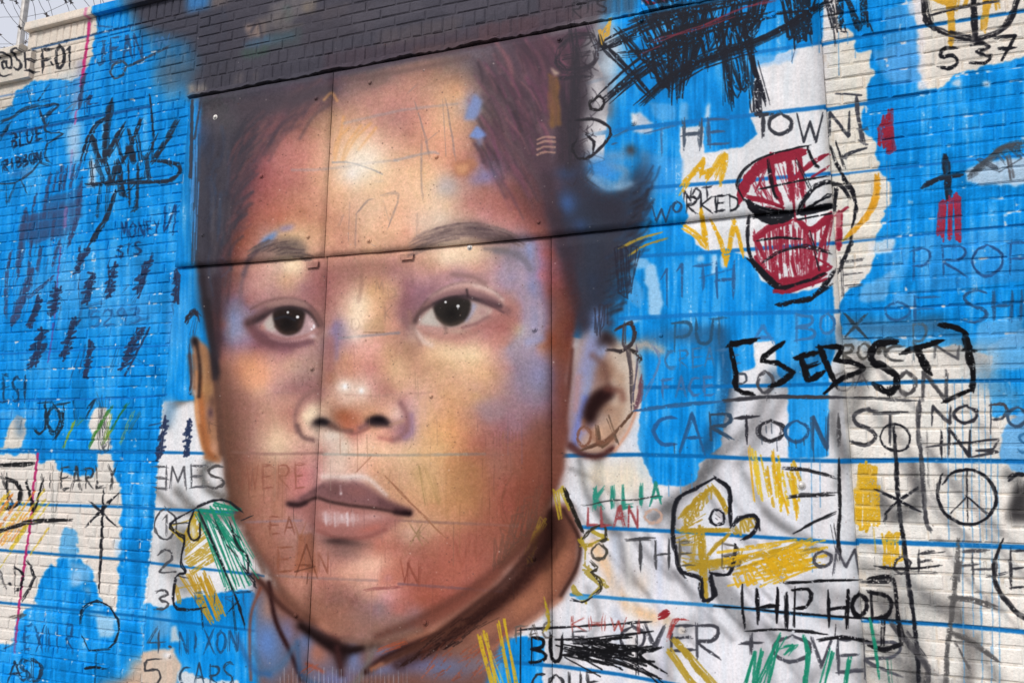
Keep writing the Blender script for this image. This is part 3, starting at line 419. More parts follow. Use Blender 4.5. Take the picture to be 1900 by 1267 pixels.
    for i in range(90):                       # faint runs at the foot of the sheets
        x = 520 + i * 2.7 + RNG.uniform(-1, 1); h = RNG.uniform(6, 26); stroke([x, 1262 - h, x, 1400], 1.3, ('b9c6d4', '4f5a6c', '7a6a66')[i % 3], RNG.uniform(.15, .5), sm=False)
def face():
    poly_pts = P('374 184 368 300 366 420 372 520 384 600 398 655 403 720 406 790 416 850 428 920 455 985 500 1060 545 1130 600 1168 660 1188 720 1186 790 1160 860 1122 930 1060 985 995 1024 930 1046 870 1052 800 1052 700 1066 620 1076 560 1058 470 1032 400 1024 330 1024 250 1052 180 1062 110 1104 50 1010 72 870 99 760 120 640 144 500 166')
    b = (360, 1110, 40, 1210); F = field(FACE, b)
    n = (NL[OY + b[2]:OY + b[3], OX + b[0]:OX + b[1]] - .5)[..., None]; F = F * (1 + n * .07)
    F = (F.mean(2, keepdims=True) + (F - F.mean(2, keepdims=True)) * 1.02)
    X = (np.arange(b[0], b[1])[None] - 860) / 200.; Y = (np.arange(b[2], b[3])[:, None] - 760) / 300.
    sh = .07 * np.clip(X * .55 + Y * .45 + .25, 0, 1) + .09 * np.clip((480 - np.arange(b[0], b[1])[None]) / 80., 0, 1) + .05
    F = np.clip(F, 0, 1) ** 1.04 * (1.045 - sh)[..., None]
    q = lambda N: (N[OY + b[2]:OY + b[3], OX + b[0]:OX + b[1]] - .5)[..., None]
    F = F + q(NB) * np.array([.03, -.005, .015], np.float32) + (q(NV) * .03 + q(NF) * .05 + q(NH) * .012) + q(NA) * np.array([.02, .02, .03], np.float32)
    F = F.mean(2, keepdims=True) + (F - F.mean(2, keepdims=True)) * .93 + np.array([-.002, -.008, .003], np.float32)
    bm_ = np.clip((F[..., 2] - F[..., 0] + .04) * 5, 0, .5)[..., None] * (F.mean(2, keepdims=True) > .36); F = F + (F.mean(2, keepdims=True) * np.array([1.12, .95, .97], np.float32) - F) * bm_
    pb = (b[0] + OX, b[1] + OX, b[2] + OY, b[3] + OY)
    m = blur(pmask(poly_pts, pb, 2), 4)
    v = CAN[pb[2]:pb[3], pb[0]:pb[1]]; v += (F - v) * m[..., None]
def features():
    # forehead crown strokes, worn patches, cool patches
    for p in ('500 240 540 222 575 210 600 196', '480 262 520 236 570 218', '470 300 490 262 530 240', '462 340 478 292 505 262'): air(p, 5, '6b4e55', .5)
    for p in ('455 262 480 248 520 232', '450 300 470 262 500 246', '440 360 458 300 480 270', '425 400 445 330'): air(p, 4, '7a5054', .5)
    for i in range(46):
        x = RNG.uniform(425, 590); y = 335 - (x - 425) * .85 + RNG.normal(0, 20); L = RNG.uniform(24, 60); air([x, y, x + L * .45, y - L * .75, x + L * 1.0, y - L * 1.15], RNG.uniform(2, 6), ('4a4049', '5d474e', '7d5658', '94655f')[i % 4], .38)
    for i in range(90):
        x = RNG.uniform(870, 1000); y = 110 + RNG.uniform(0, 210); L = RNG.uniform(30, 80)
        air([x, y, x + L * .42, y + L * .6, x + L * .7, y + L * 1.15], RNG.uniform(2, 7), ('52434c', '5c4750', '7d4f62', '6f5c60', '463a43', '8a5a62')[i % 6], .34)
    air('1000 90 1030 160 1040 260 1030 340', 22, '5a4650', .6); air('930 110 980 180 1000 280 1010 360', 18, '5c4a52', .5); air('985 110 1010 150 1008 210', 16, '84506a', .5); air('960 360 1000 400 1040 440', 22, '6a4646', .5); air('1010 330 1024 400 1046 470', 16, '443842', .7)
    air('640 152 700 144 790 128 870 110', 8, '6b5552', .55); air('650 166 690 164 720 150', 8, '7d645f', .4)
    air('420 300 408 400 392 480 386 560', 26, '45424b', .75); air('440 260 425 330', 26, '4a464e', .6); air('470 216 560 186 620 168', 14, '5c4f57', .5)
    poly('384 205 440 200 470 220 440 250 420 262 390 264', '68646a', .35, soft=8, rough=6, streak=.7)
    poly('372 262 440 246 476 262 452 330 428 420 408 500 400 610 384 610 366 420', '403d46', .85, soft=16, sm=True); poly('430 192 640 152 640 166 570 190 510 214 450 236', '4a444c', .75, soft=12)
    poly('876 104 1066 68 1066 330 1030 360 985 320 930 230 896 170', '53414a', .58, soft=24, sm=True); air('450 200 540 184 610 170', 16, '4c444b', .6)
    for i in range(150):
        x = RNG.uniform(880, 1040); y = 84 + RNG.uniform(0, 200) - (x - 880) * .1; L = RNG.uniform(24, 60); d = RNG.uniform(.25, .8)
        air([x, y, x + L * d * .6, y + L * .5, x + L * d, y + L * 1.1], RNG.uniform(1.6, 5.5), ('3f343c', '4a3c45', '5a3f4c', '7d4c64', '6a565c', '4c4048', '8f6068')[i % 7], RNG.uniform(.25, .5))
    for i in range(70):
        y = RNG.uniform(250, 480); x = 452 - (y - 250) * .16 + RNG.normal(0, 9); L = RNG.uniform(22, 55)
        air([x, y, x + L * .25, y - L * .6, x + L * .75, y - L * 1.05], RNG.uniform(1.4, 4), ('3c3a43', '4b4149', '6a4a4e')[i % 3], RNG.uniform(.3, .6))
    air('1034 400 1052 470 1066 540 1080 600', 22, '382f38', .8); air('1020 330 1034 400', 16, '43363e', .6)
    poly('868 208 882 178 896 190 890 215 882 226 862 226', '7f94c6', .85, soft=3); poly('872 256 886 236 896 244 904 254 890 262', '7c95cf', .95, soft=2); poly('884 262 900 258 892 276', '9296b8', .7, soft=3); poly('872 334 912 318 926 330 900 342 876 344', '8482b2', .6, soft=6); poly('820 330 850 336 846 366 824 360', 'b8b3b4', .5, soft=6)
    poly('838 306 880 296 890 308 866 330 852 330', 'b47a5c', .7, soft=3); poly('846 310 872 306 866 324 852 326', 'dda57c', .7, soft=3)
    poly('492 445 520 428 512 446 498 460 480 466', '5c8fd0', .9, soft=4); poly('522 424 550 418 544 428 524 432', '7f7fae', .8, soft=4); poly('424 578 440 552 446 600 444 636 424 640', '6d8fc4', 0.26, soft=7, streak=.5)
    poly('976 452 992 448 990 480 980 484', '8096c8', 0.45, soft=3, streak=.4); poly('978 500 990 490 1000 530 1004 560 994 556 984 540', '8393c6', 0.36, soft=5, streak=.4); poly('984 580 1000 570 1012 600 996 612 984 600', '8698c4', 0.33, soft=8, streak=.4); poly('972 630 1016 622 1014 632 976 642', '8f9cc8', 0.45, soft=4); poly('982 662 1020 650 1018 716 990 720 975 690', '7e88b8', 0.36, soft=12); poly('950 690 980 690 970 720 950 716', '8f8fb0', 0.26, soft=12)
    for p in ('650 240 628 262 622 290', '690 232 660 262 640 300', '672 236 648 268 636 302', '700 240 668 280', '640 220 632 262 624 300', '604 188 618 176 628 190'): air(p, 2.6, 'e0a468', .6)
    for p, a in (('545 318 610 316 680 306 735 300', .35), ('735 300 800 286 815 288', .5), ('640 232 700 218 760 206 850 196', .35), ('700 340 712 338', .2)): stroke(p, 5, '9a9aa0', a, soft=3)
    stroke('620 304 650 304 690 316 712 326', 3, '8a8f98', .7, soft=1.5)
    for p in ('664 400 662 460', '664 398 682 376 692 372', '640 400 632 420', '650 380 648 450', '784 255 784 340 786 372', '776 402 775 440', '708 366 742 364 722 424', '712 372 724 410', '770 190 786 240 800 300', '790 268 815 248', '828 186 838 240 846 298', '822 190 830 290', '760 175 776 160', '690 456 700 460'): scr(p, 3, '8f7f7c', 2, 1, .4, .25)
    for x0, y0, x1, y1, ch in ((650, 480, 668, 502, 'A'), (690, 480, 715, 505, 'H'), (698, 520, 712, 545, 'M'), (720, 535, 735, 555, 'D'), (714, 565, 728, 595, 'K'), (652, 590, 668, 614, 'O')): glyph(ch, x0, y0, x1, y1, 2, '9a7a68', .5, 1)
    stroke('668 486 672 520 666 560', 8, 'a07868', .6, soft=4); stroke('630 628 690 622 740 618', 5, '86848c', .6, soft=2.5); poly('620 596 632 596 630 668 618 672', '86789c', .6, soft=4, rough=3, streak=.5); poly('604 625 622 625 620 690 602 690', '9c6a66', .6, soft=4); poly('675 600 712 585 714 616 676 618', 'b2926c', .5, soft=3); stroke('675 617 714 617', 2, '7a6048', .6)
    stroke('640 700 656 640 658 700', 1.6, 'b07a70', .4); stroke('510 728 560 730 602 722', 4, '9a7878', .4, soft=3); stroke('640 732 700 734 800 728', 4, 'b58c80', .4, soft=3)
    stroke('600 842 690 844 740 844 900 842', 5, '8a8a82', .6, soft=2.5); stroke('590 842 700 844', 4, '8f9490', .3, soft=3); stroke('432 838 500 842 600 840', 5, '8f6a62', .6, soft=3); stroke('720 964 800 968 900 972 960 975', 5, '86665f', .6, soft=2.5); stroke('500 1066 560 1070 620 1073 700 1076', 5, '8a7270', .5, soft=2.5); stroke('740 1082 820 1088 930 1096', 5, '6e5560', .7, soft=2.5); stroke('870 842 1040 846', 4, '8a5a52', .5, soft=3); stroke('455 968 560 965', 4, '8a7a88', .5, soft=3)
    for x, y0, y1 in ((680, 806, 842), (663, 808, 846), (645, 812, 842), (703, 715, 745), (688, 724, 746), (775, 700, 740), (770, 690, 720)): stroke([x, y0, x + 2, y1], 1.6, 'a88870', .5)
    scr('690 846 660 876', 3, 'a06e58', 2, 1, .6); scr('712 880 760 930 790 960 830 1000', 3, '9a6a50', 2, 1.2, .6); scr('778 866 790 936', 4, '8a7850', 2, 1, .55); scr('790 870 815 935 805 880', 4, '94784e', 2, 2, .5); poly('760 870 800 862 815 940 790 930', 'b49060', .4, soft=5)
    poly('815 860 900 850 905 960 820 960', 'b08055', .35, soft=10, rough=5, streak=.7)
    text('NWERE', 430, 908, 575, 905, 42, 3, '8a5446', .5, 2, 1.2); poly('505 870 530 870 530 960 505 960', 'a06e58', .5, soft=4, streak=.5); text('EA', 500, 990, 555, 992, 34, 3, '7d4a3c', .55); glyph('V', 545, 965, 570, 1000, 3, '9a6a58', .5); glyph('E', 514, 1015, 540, 1060, 4, '84503e', .6); poly('555 990 580 990 590 1062 546 1060', '96583e', .6, soft=2, rough=2); glyph('A', 548, 1010, 588, 1070, 3, '6f4030', .6); glyph('N', 590, 1025, 610, 1062, 3, '8a5444', .55)
    stroke('548 1060 585 1050', 3, '5f3a2e', .7); stroke('572 1062 570 1082', 2, '5f3a2e', .7); scr('678 1094 720 1090 745 1088', 4, '8a5050', 2, 1.2, .6); glyph('V', 742, 1035, 760, 1080, 3, '84483c', .65); glyph('N', 756, 1045, 780, 1085, 4, '84483c', .65); poly('712 1035 745 1030 750 1062 735 1085 700 1090', 'a8604c', .45, soft=4); blob(720, 1072, 10, 8, 'c08a94', .35)
    glyph('V', 842, 1000, 872, 1050, 4, '8a4c40', .6); scr('880 1010 886 1030 898 1020', 3, '8a4c40', 2, 1, .5); glyph('X', 760, 970, 785, 1010, 3, '96785a', .6); glyph('K', 775, 975, 792, 1005, 2, '96785a', .5)
    poly('900 820 960 840 980 880 930 890 900 860', 'a0806e', .3, soft=10); scr('935 800 935 825 970 818', 3, '96685a', 2, 1.2, .6); scr('955 1000 962 870 930 930 955 1000', 2, '6b4636', 2, 3, .4)
    for x in range(915, 965, 6): stroke([x, 800, x + 1, 800 + RNG.uniform(30, 75)], 1.2, '7f5648', .5, sm=False)
    # dark scribbled hair strands falling past the jaw on the right
    hatch('1010 900 960 950 920 1010', '990 980 950 1010 915 1060', 26, 3, '4c4038', 5, .55, .3); hatch('1005 965 992 990', '985 1020 980 1040', 10, 2.5, 'a8902c', 4, .8); scr('1000 975 985 1010 975 1030', 6, 'b89c2c', 4, 4, .8); scr('965 1035 980 1030 990 1045 975 1050', 2.5, '3a302a', 2, 2)
    for p, c, a in (('548 724 604 716 604 742 560 748 520 740', 'a2736f', .5), ('880 750 920 735 945 770 900 790', 'a08890', .45), ('512 728 560 730 560 760 516 752', 'd0a088', .4), ('770 740 800 735 820 800 800 860 775 850', 'dfae7c', .4), ('600 800 640 806 636 880 610 884', 'dccabc', .5), ('640 1130 700 1128 690 1150 630 1150', '8e6a5e', .5), ('440 660 490 650 500 712 450 720', 'd8966e', .35), ('930 820 1000 800 1000 900 940 910', '945646', .3), ('620 1000 700 1004 690 1040 640 1044', '9a7268', .4), ('575 990 600 1000 596 1050 570 1040', 'a87464', .4), ('790 1000 870 990 900 1060 820 1090', 'ae6a58', .4), ('735 640 765 636 760 700 740 690', 'b98f70', .4)): poly(p, c, a, dry=5, rough=9, soft=5, streak=.4)
    for x, y, rx, ry, c, a, g in ((672, 300, 46, 40, 'f6ead8', .65, -20), (690, 345, 60, 30, 'f2cfa8', .4, 0), (664, 585, 22, 42, 'f6e2c8', .75, 8), (660, 625, 14, 12, 'f8ead8', .5, 0), (850, 656, 60, 15, 'f8dcb4', .7, 4), (800, 664, 40, 14, 'edc39a', .5, -10), (474, 700, 24, 26, 'efb28e', .55, 20), (690, 1046, 46, 18, 'f2c4ac', .75, -8), (648, 1062, 30, 16, 'e4ac94', .5, 0), (520, 812, 26, 34, 'ebc9a8', .55, 10), (855, 478, 50, 10, 'f6dcbc', .6, -6), (548, 497, 26, 12, 'f4dcb8', .7, 0), (742, 690, 18, 30, 'eec49c', .5, 20), (740, 832, 60, 20, 'f2c8a4', .45, 0), (800, 900, 26, 40, 'e6b888', .4, 0), (640, 868, 20, 22, 'ecd4c4', .5, 0), (760, 375, 60, 40, 'f6cfa6', .35, 0), (620, 270, 24, 60, 'ecbe9c', .35, 10),
        (830, 1060, 80, 40, 'a65c4a', .45, -20), (930, 960, 50, 70, '9a5544', .45, 30), (985, 880, 30, 60, '854636', .5, 0), (900, 1010, 60, 50, 'a4604e', .4, -30), (580, 1130, 50, 22, '96644f', .45, 20), (500, 1010, 26, 50, '9a6450', .5, -30), (470, 900, 22, 60, '9c6a54', .4, 0), (450, 780, 16, 70, '8c6252', .45, 0), (600, 545, 20, 40, '9c6462', .5, 0), (755, 560, 14, 40, '946468', .5, 0), (590, 730, 16, 24, '9c6c68', .45, 20), (780, 1110, 60, 26, '9e5845', .45, -10), (515, 740, 40, 14, 'b98a7c', .3, 0), (945, 610, 16, 30, 'b27a70', .4, 0), (770, 650, 16, 30, 'a47a64', .45, 30)): blob(x, y, rx, ry, c, a * .8, g)
    blob(640, 497, 34, 16, 'a47468', .6); blob(700, 492, 40, 14, 'ac7c6c', .5)
    poly('440 190 630 156 620 176 560 196 500 220 452 244', '54474e', .35, soft=10); air('960 90 1020 130 1046 220 1044 320', 26, '4a3a44', .5)
    for i in range(60):
        x = RNG.uniform(368, 430); y = RNG.uniform(230, 520); L = RNG.uniform(30, 90); air([x, y, x + RNG.normal(0, 4), y + L * .5, x - 4 + RNG.normal(0, 5), y + L], RNG.uniform(1.5, 5), ('35333c', '4f4b54', '3c4a62', '5a545a')[i % 4], RNG.uniform(.2, .4))
    blob(1052, 324, 24, 16, '35486a', .7)
    # brows
    poly('455 500 470 470 500 450 530 442 556 446 572 462 570 474 530 478 490 484 470 488', '7a625c', .7, soft=5, sm=True); poly('520 452 552 446 570 462 560 474 520 476', '75675e', .6, soft=5, sm=True)
    for i in range(130):
        t = RNG.random(); x = 462 + t * 106; y = 487 - 36 * math.sin(math.pi * min(1, t * .72 + .18)) + RNG.uniform(-2, 24) * (1 - abs(t - .6)); L = RNG.uniform(12, 26)
        stroke([x, min(y, 484), x + L * .8, min(y, 484) - L * (.55 - t * .7)], 2.4, ('4d3d40', '5f5150', '7d6c66')[i % 3], .34, soft=2.2, sm=False)
    air('452 510 462 488 480 468', 6, '54444c', .7); air('446 560 448 530 456 505', 5, '6d5a62', .5)
    poly('760 462 790 440 822 422 856 412 890 416 925 430 962 446 950 450 900 448 860 444 820 452 790 462', '84706c', .85, soft=8, sm=True); poly('860 424 890 418 930 434 958 446 930 450 890 442', '5d4a4e', .85, soft=6, sm=True)
    for i in range(190):
        t = RNG.random(); x = 758 + t * 190; y = 464 - 46 * math.sin(math.pi * min(1, .1 + t * .66)) + RNG.uniform(-4, 32) * (1 - t * .45); L = RNG.uniform(12, 28)
        stroke([x, y, x + L, y - L * (.55 - t * 1.05)], 2.4, ('5d4b4e', '6f5c5c', '8a7672')[i % 3], .34, soft=2.2, sm=False)
    air('920 466 950 470 972 482 984 500', 9, '77717c', .7); air('900 462 940 464', 6, '6d6262', .6)
    # left eye
    poly('462 606 480 586 505 572 540 566 570 574 592 592 598 612 575 628 530 636 490 630 468 622', 'a87c74', .6, soft=8, sm=True)
    air('466 574 496 560 532 554 562 560 582 574 598 600', 3, '6a4c4c', .65); poly('496 566 532 556 560 560 576 572 560 570 530 566 505 574', 'c8a89e', .8, soft=3, sm=True)
    air('460 600 490 630 530 640 570 632', 10, '7d5258', .6); air('462 598 478 592 500 582', 8, '43353a', .85)
    poly('486 606 498 588 510 576 540 570 566 576 582 592 590 606 568 620 530 626 500 616', 'b8989a', 1, soft=2, sm=True); poly('490 604 500 588 512 580 514 612 500 612', 'c0b6ae', .95, soft=3, sm=True); blob(488, 608, 7, 8, 'c08478', .6); blob(578, 602, 7, 10, 'd9b6b8', .8)
    poly('507 578 520 572 545 570 566 578 565 596 558 612 545 621 528 621 514 610 508 594', '2a211f', 1, soft=2.4, sm=True); blob(558, 602, 5, 14, '4a3430', .7, 15); air('512 592 530 588 548 594', 2, '2f3440', .6)
    air('464 598 480 586 502 572 524 564 548 563 570 570 586 584', 9, '6d5050', .5); air('462 602 478 594 500 580 522 572 548 571 570 578 584 590 592 604', 5, '30272a', .8); air('470 596 490 586', 4, '2c2226', .7); blob(535, 580, 2.3, 2.3, 'e8e8ea', .95, hard=2); blob(553, 588.5, 3, 2.8, 'f6f6f8', 1, hard=2); blob(583, 606, 2.2, 4, 'eee6ea', .9, hard=2); blob(579, 611, 2, 2, 'eee6ea', .9, hard=2)
    air('500 628 530 634 566 628 590 616', 4, 'bf9494', .7); air('486 620 508 636 545 642 580 634', 6, '6f4a52', .6); blob(582, 624, 9, 5, 'd6c4c8', .6); air('465 612 480 628 510 644 540 650', 7, '80565c', .5)
    for i in range(14): x = 515 + i * 5; stroke([x, 632, x + 3, 640 + RNG.uniform(-2, 5)], 1.6, '7d5c66', .5, sm=False)
    air('468 606 480 626 505 640', 12, '6b4548', .55); air('590 585 596 605 590 620', 8, '8a6460', .5); air('480 570 500 560 540 556', 8, '9a726c', .4)
    # right eye
    air('764 590 772 560 800 538', 14, '8d6468', .5); air('900 600 935 588 950 570', 14, 'a0706a', .45); air('800 520 850 508 900 516', 12, 'a07a80', .4)
    poly('768 604 790 566 830 540 880 534 920 548 936 568 920 586 880 604 820 612', 'b8908a', .5, soft=8, sm=True)
    poly('776 588 794 558 830 536 870 526 905 534 930 554 936 570 905 556 860 546 820 552 794 570', 'cba298', .95, soft=3, sm=True); air('772 594 790 560 826 534 866 524 902 532 930 552', 2.6, '6a4f52', .7); air('800 552 840 530 880 526 910 536', 6, 'dcb8ac', .5); air('840 510 875 514 900 526', 6, '8a6c68', .6)
    air('880 530 915 542 932 556', 4, 'd9bdb4', .7); air('800 558 840 546 880 546 920 560', 9, '8d6870', .55)
    poly('766 600 782 580 804 566 836 552 872 554 898 564 914 576 900 590 874 602 838 610 800 606 780 604', 'bd9f96', 1, soft=1.8, sm=True); poly('780 598 790 582 804 572 812 594 818 604 796 603', 'c6bcb3', 1, soft=2.5, sm=True); poly('873 560 886 566 878 582 866 598 860 596 874 576', '8fa0c8', .6, soft=3); blob(896, 580, 9, 9, 'b08a88', .7); blob(770, 596, 5, 6, '4c3a3c', .8); blob(779, 587, 1.8, 2.6, 'f0ecec', .9, hard=2); blob(779, 593, 1.6, 2, 'f0ecec', .9, hard=2)
    poly('804 568 820 556 844 550 866 553 874 562 871 582 860 597 842 605 824 602 810 588', '2e2927', 1, soft=2.4, sm=True); blob(838, 582, 24, 18, '2c2926', .5)
    air('774 586 800 560 830 545 862 541 890 547 918 558', 9, '7a5a5c', .5); air('768 600 780 580 804 565 832 554 862 551 890 558 914 566 928 568', 4.6, '33292d', .8); air('862 550 895 558 926 568', 7, '4a3a40', .6); air('866 538 868 550', 2, '3a2c30', .8); air('905 562 934 580', 2, '5b4044', .7); blob(827, 561, 2.3, 2.3, 'e8eaea', .95, hard=2); blob(850, 568.5, 3, 3, 'f6f8f8', 1, hard=2); stroke('850 568 850 574', 1.5, 'dddfe2', .8)
    air('772 606 800 610 840 614 880 606', 3.4, 'c59a90', .8); air('776 612 800 622 830 628 880 616', 6, 'b98878', .6); air('906 588 880 602 860 608', 4, '8a6664', .7); air('766 606 784 632 800 640', 7, 'e2cdc2', .6); air('826 604 828 616', 4, '6a5650', .5); blob(850, 616, 22, 6, 'b5a08c', .6); air('880 612 910 602 935 590', 6, 'a8706a', .6); air('760 580 766 610 780 640', 6, '9a7468', .5)
    air('462 600 476 588 500 574', 14, '5f4446', .5); air('584 580 596 600', 8, '7a5652', .5); air('768 604 776 584 796 566', 9, '7d5c58', .5); air('898 558 930 570 942 578', 11, '6a4c50', .5); air('790 616 840 624 890 614', 10, 'b08078', .45); air('500 566 532 560 562 564', 6, 'a07c74', .5); air('476 616 500 632 545 640', 10, '6d4a50', .45)
    blob(534, 600, 15, 15, '0f0d0f', .6); blob(838, 582, 17, 17, '121011', .6); air('512 606 528 618 548 616', 3, '4a3630', .5); air('812 590 832 602 858 596', 3, '4c4038', .5)
    # nose
    air('552 800 548 772 560 742 584 724', 6, '8e6862', .7); air('552 790 562 810 580 816', 6, '6f5350', .8); blob(577, 768, 10, 18, 'f1dabb', .8, 20); air('572 784 566 770', 6, 'eed4b4', .6)
    poly('574 786 590 776 606 776 622 788 636 796 620 796 598 792 582 794', '3a3032', .85, soft=5, sm=True); poly('582 784 594 776 606 778 614 786 600 788', '171216', .9, soft=3, sm=True); air('614 788 632 798 652 800', 6, '6b4c44', .8); air('640 800 660 804 684 794', 4, '8f5c54', .7)
    poly('676 784 690 772 708 770 724 782 728 790 708 792 688 790', '251c22', .95, soft=4, sm=True); blob(702, 778, 16, 6, '120c12', .9, 4); air('668 794 680 788', 6, '7a5456', .7); air('724 788 750 780', 3, 'b58c78', .6)
    air('744 748 756 772 757 792 748 808 730 816', 8, '8f6464', .75); air('764 770 764 800 752 812', 7, '9a7a92', .6); air('704 812 726 816', 5, 'b07068', .6); blob(640, 718, 15, 11, 'f4e6da', .8); blob(641, 717, 5, 5.5, 'ffffff', .95); blob(671, 724, 12, 10, 'f2e0d2', .7); blob(671, 725, 4.5, 5.5, 'ffffff', .9); blob(636, 770, 16, 14, 'a05c3e', .55); blob(622, 808, 22, 10, 'e0d2c4', .7); blob(638, 826, 14, 14, 'e4d4c2', .6)
    # mouth
    air('600 884 640 886 680 886 716 918', 6, 'e2cfc6', .7); blob(650, 885, 26, 6, 'e8d8d0', .6)
    poly('538 932 562 920 586 907 602 894 624 890 640 894 660 891 690 905 718 924 745 938 764 944 766 954 745 954 700 946 650 940 612 932 586 927 562 937 542 939', '80595a', 1, soft=5, sm=True); blob(622, 908, 14, 16, '6b4a48', .6); blob(662, 912, 24, 14, '8a5c58', .7); stroke('632 900 633 916', 4, 'a8888a', .6, soft=3); blob(633, 915, 3, 3, 'd0bcbc', .8)
    poly('556 944 588 929 620 934 670 942 724 953 746 958 724 980 694 996 650 1000 610 993 578 974', '9e6862', 1, soft=6, sm=True); poly('580 950 600 934 660 944 720 956 740 960 700 980 620 980', 'ae7870', .6, soft=8, sm=True)
    for i in range(30): x = RNG.uniform(598, 668); stroke([x, 952 + RNG.uniform(-3, 4), x + 1, 970 + RNG.uniform(-8, 5)], 3.4, 'e9dde2', .28, soft=4, sm=False)
    blob(636, 962, 42, 11, 'd8c0c0', .5, 6); blob(612, 950, 20, 8, 'c89894', .6); blob(690, 958, 26, 8, 'd8b0ac', .5); blob(690, 980, 30, 9, 'b0685c', .7, -14); blob(600, 978, 18, 8, 'ae7068', .6, 20)
    air('540 935 558 936 586 923 612 930 650 937 700 943 744 951 760 952', 4, '3a2625', .8); air('536 934 552 936 566 932', 8, '2a1a1e', .7); air('736 948 758 951', 9, '1b0e12', .95); air('560 924 586 908 600 900', 5, '5d3f42', .5); poly('700 920 740 938 760 946 740 950 700 940', '583a3c', .6, soft=4)
    air('590 984 630 998 680 996 715 982', 5, '8a524c', .6); blob(640, 1006, 44, 10, '523c3a', .85, 6); blob(625, 1003, 22, 6, '3c2a2a', .7); blob(640, 1022, 30, 16, '80605c', .5)
    # jaw and chin rim
    air('412 690 420 790 432 880 450 950', 26, '6a4a3c', .6); air('1036 560 1040 680 1040 800 1030 900', 24, '6b3f34', .55); air('1000 800 1010 860 990 930', 40, '7a4a3c', .5); air('560 1120 640 1160 740 1160', 24, '8a6052', .4)
    air('1000 990 930 1052 850 1108 770 1152 700 1180', 15, '5a342c', .75); air('985 1018 930 1074 870 1124 800 1164', 12, 'a87868', .7); air('950 1060 925 1085', 14, 'c09a92', .6); air('1012 985 940 1072 880 1122 800 1182 716 1224', 8, '301a17', .65); air('1016 970 960 1060 900 1118 830 1170', 16, '3c211c', .5)
    air('430 930 455 990 500 1062 545 1122 580 1152', 14, '54342a', .6); air('424 880 432 930', 9, '5d3f32', .6); air('403 680 410 790 425 900', 6, '5a4036', .6); air('780 1160 850 1120 920 1066', 16, '7a463a', .7); air('640 1186 700 1190 780 1168', 10, '7d5c50', .7); air('930 1045 985 985 1020 930', 10, '5c3c30', .5); air('1046 720 1048 800', 8, '6a3e36', .5)
    air('1024 985 962 1078 896 1134 816 1192 740 1230', 20, '2e1916', .75); air('1036 960 1040 1010 1010 1050', 16, '3a221c', .6); air('1050 1030 1020 1090 960 1140', 20, 'a26a52', .55); air('940 1140 880 1180', 16, '9a6650', .5)
    air('460 990 490 1060', 8, '5a3a2e', .5); air('385 560 396 640 402 690', 9, '2a2428', .9); air('372 480 384 580 396 660 400 700', 10, '2c262b', .8); air('378 300 374 480', 14, '45434c', .8); air('400 520 404 600 404 660', 9, '3a2e34', .7)
    poly('366 190 375 186 370 330 362 480', '2f74b8', .8, soft=3, streak=.8)
    for i in range(26): x = RNG.uniform(357, 372); y = RNG.uniform(250, 440); stroke([x, y, x - 2, y + RNG.uniform(40, 110)], 1.8, ('3c4250', '4d95d8')[i % 2], .7, sm=False)
    stroke('360 190 358 280 356 330', 6, '3a3c48', .9); stroke('376 186 364 260', 4, '3a3c48', .8)
    for i in range(420):
        x, y = RNG.uniform(420, 1030), RNG.uniform(170, 1160); blob(x, y, RNG.uniform(.8, 1.6), RNG.uniform(.8, 1.6), '5a3c34', RNG.uniform(.2, .55), hard=2)
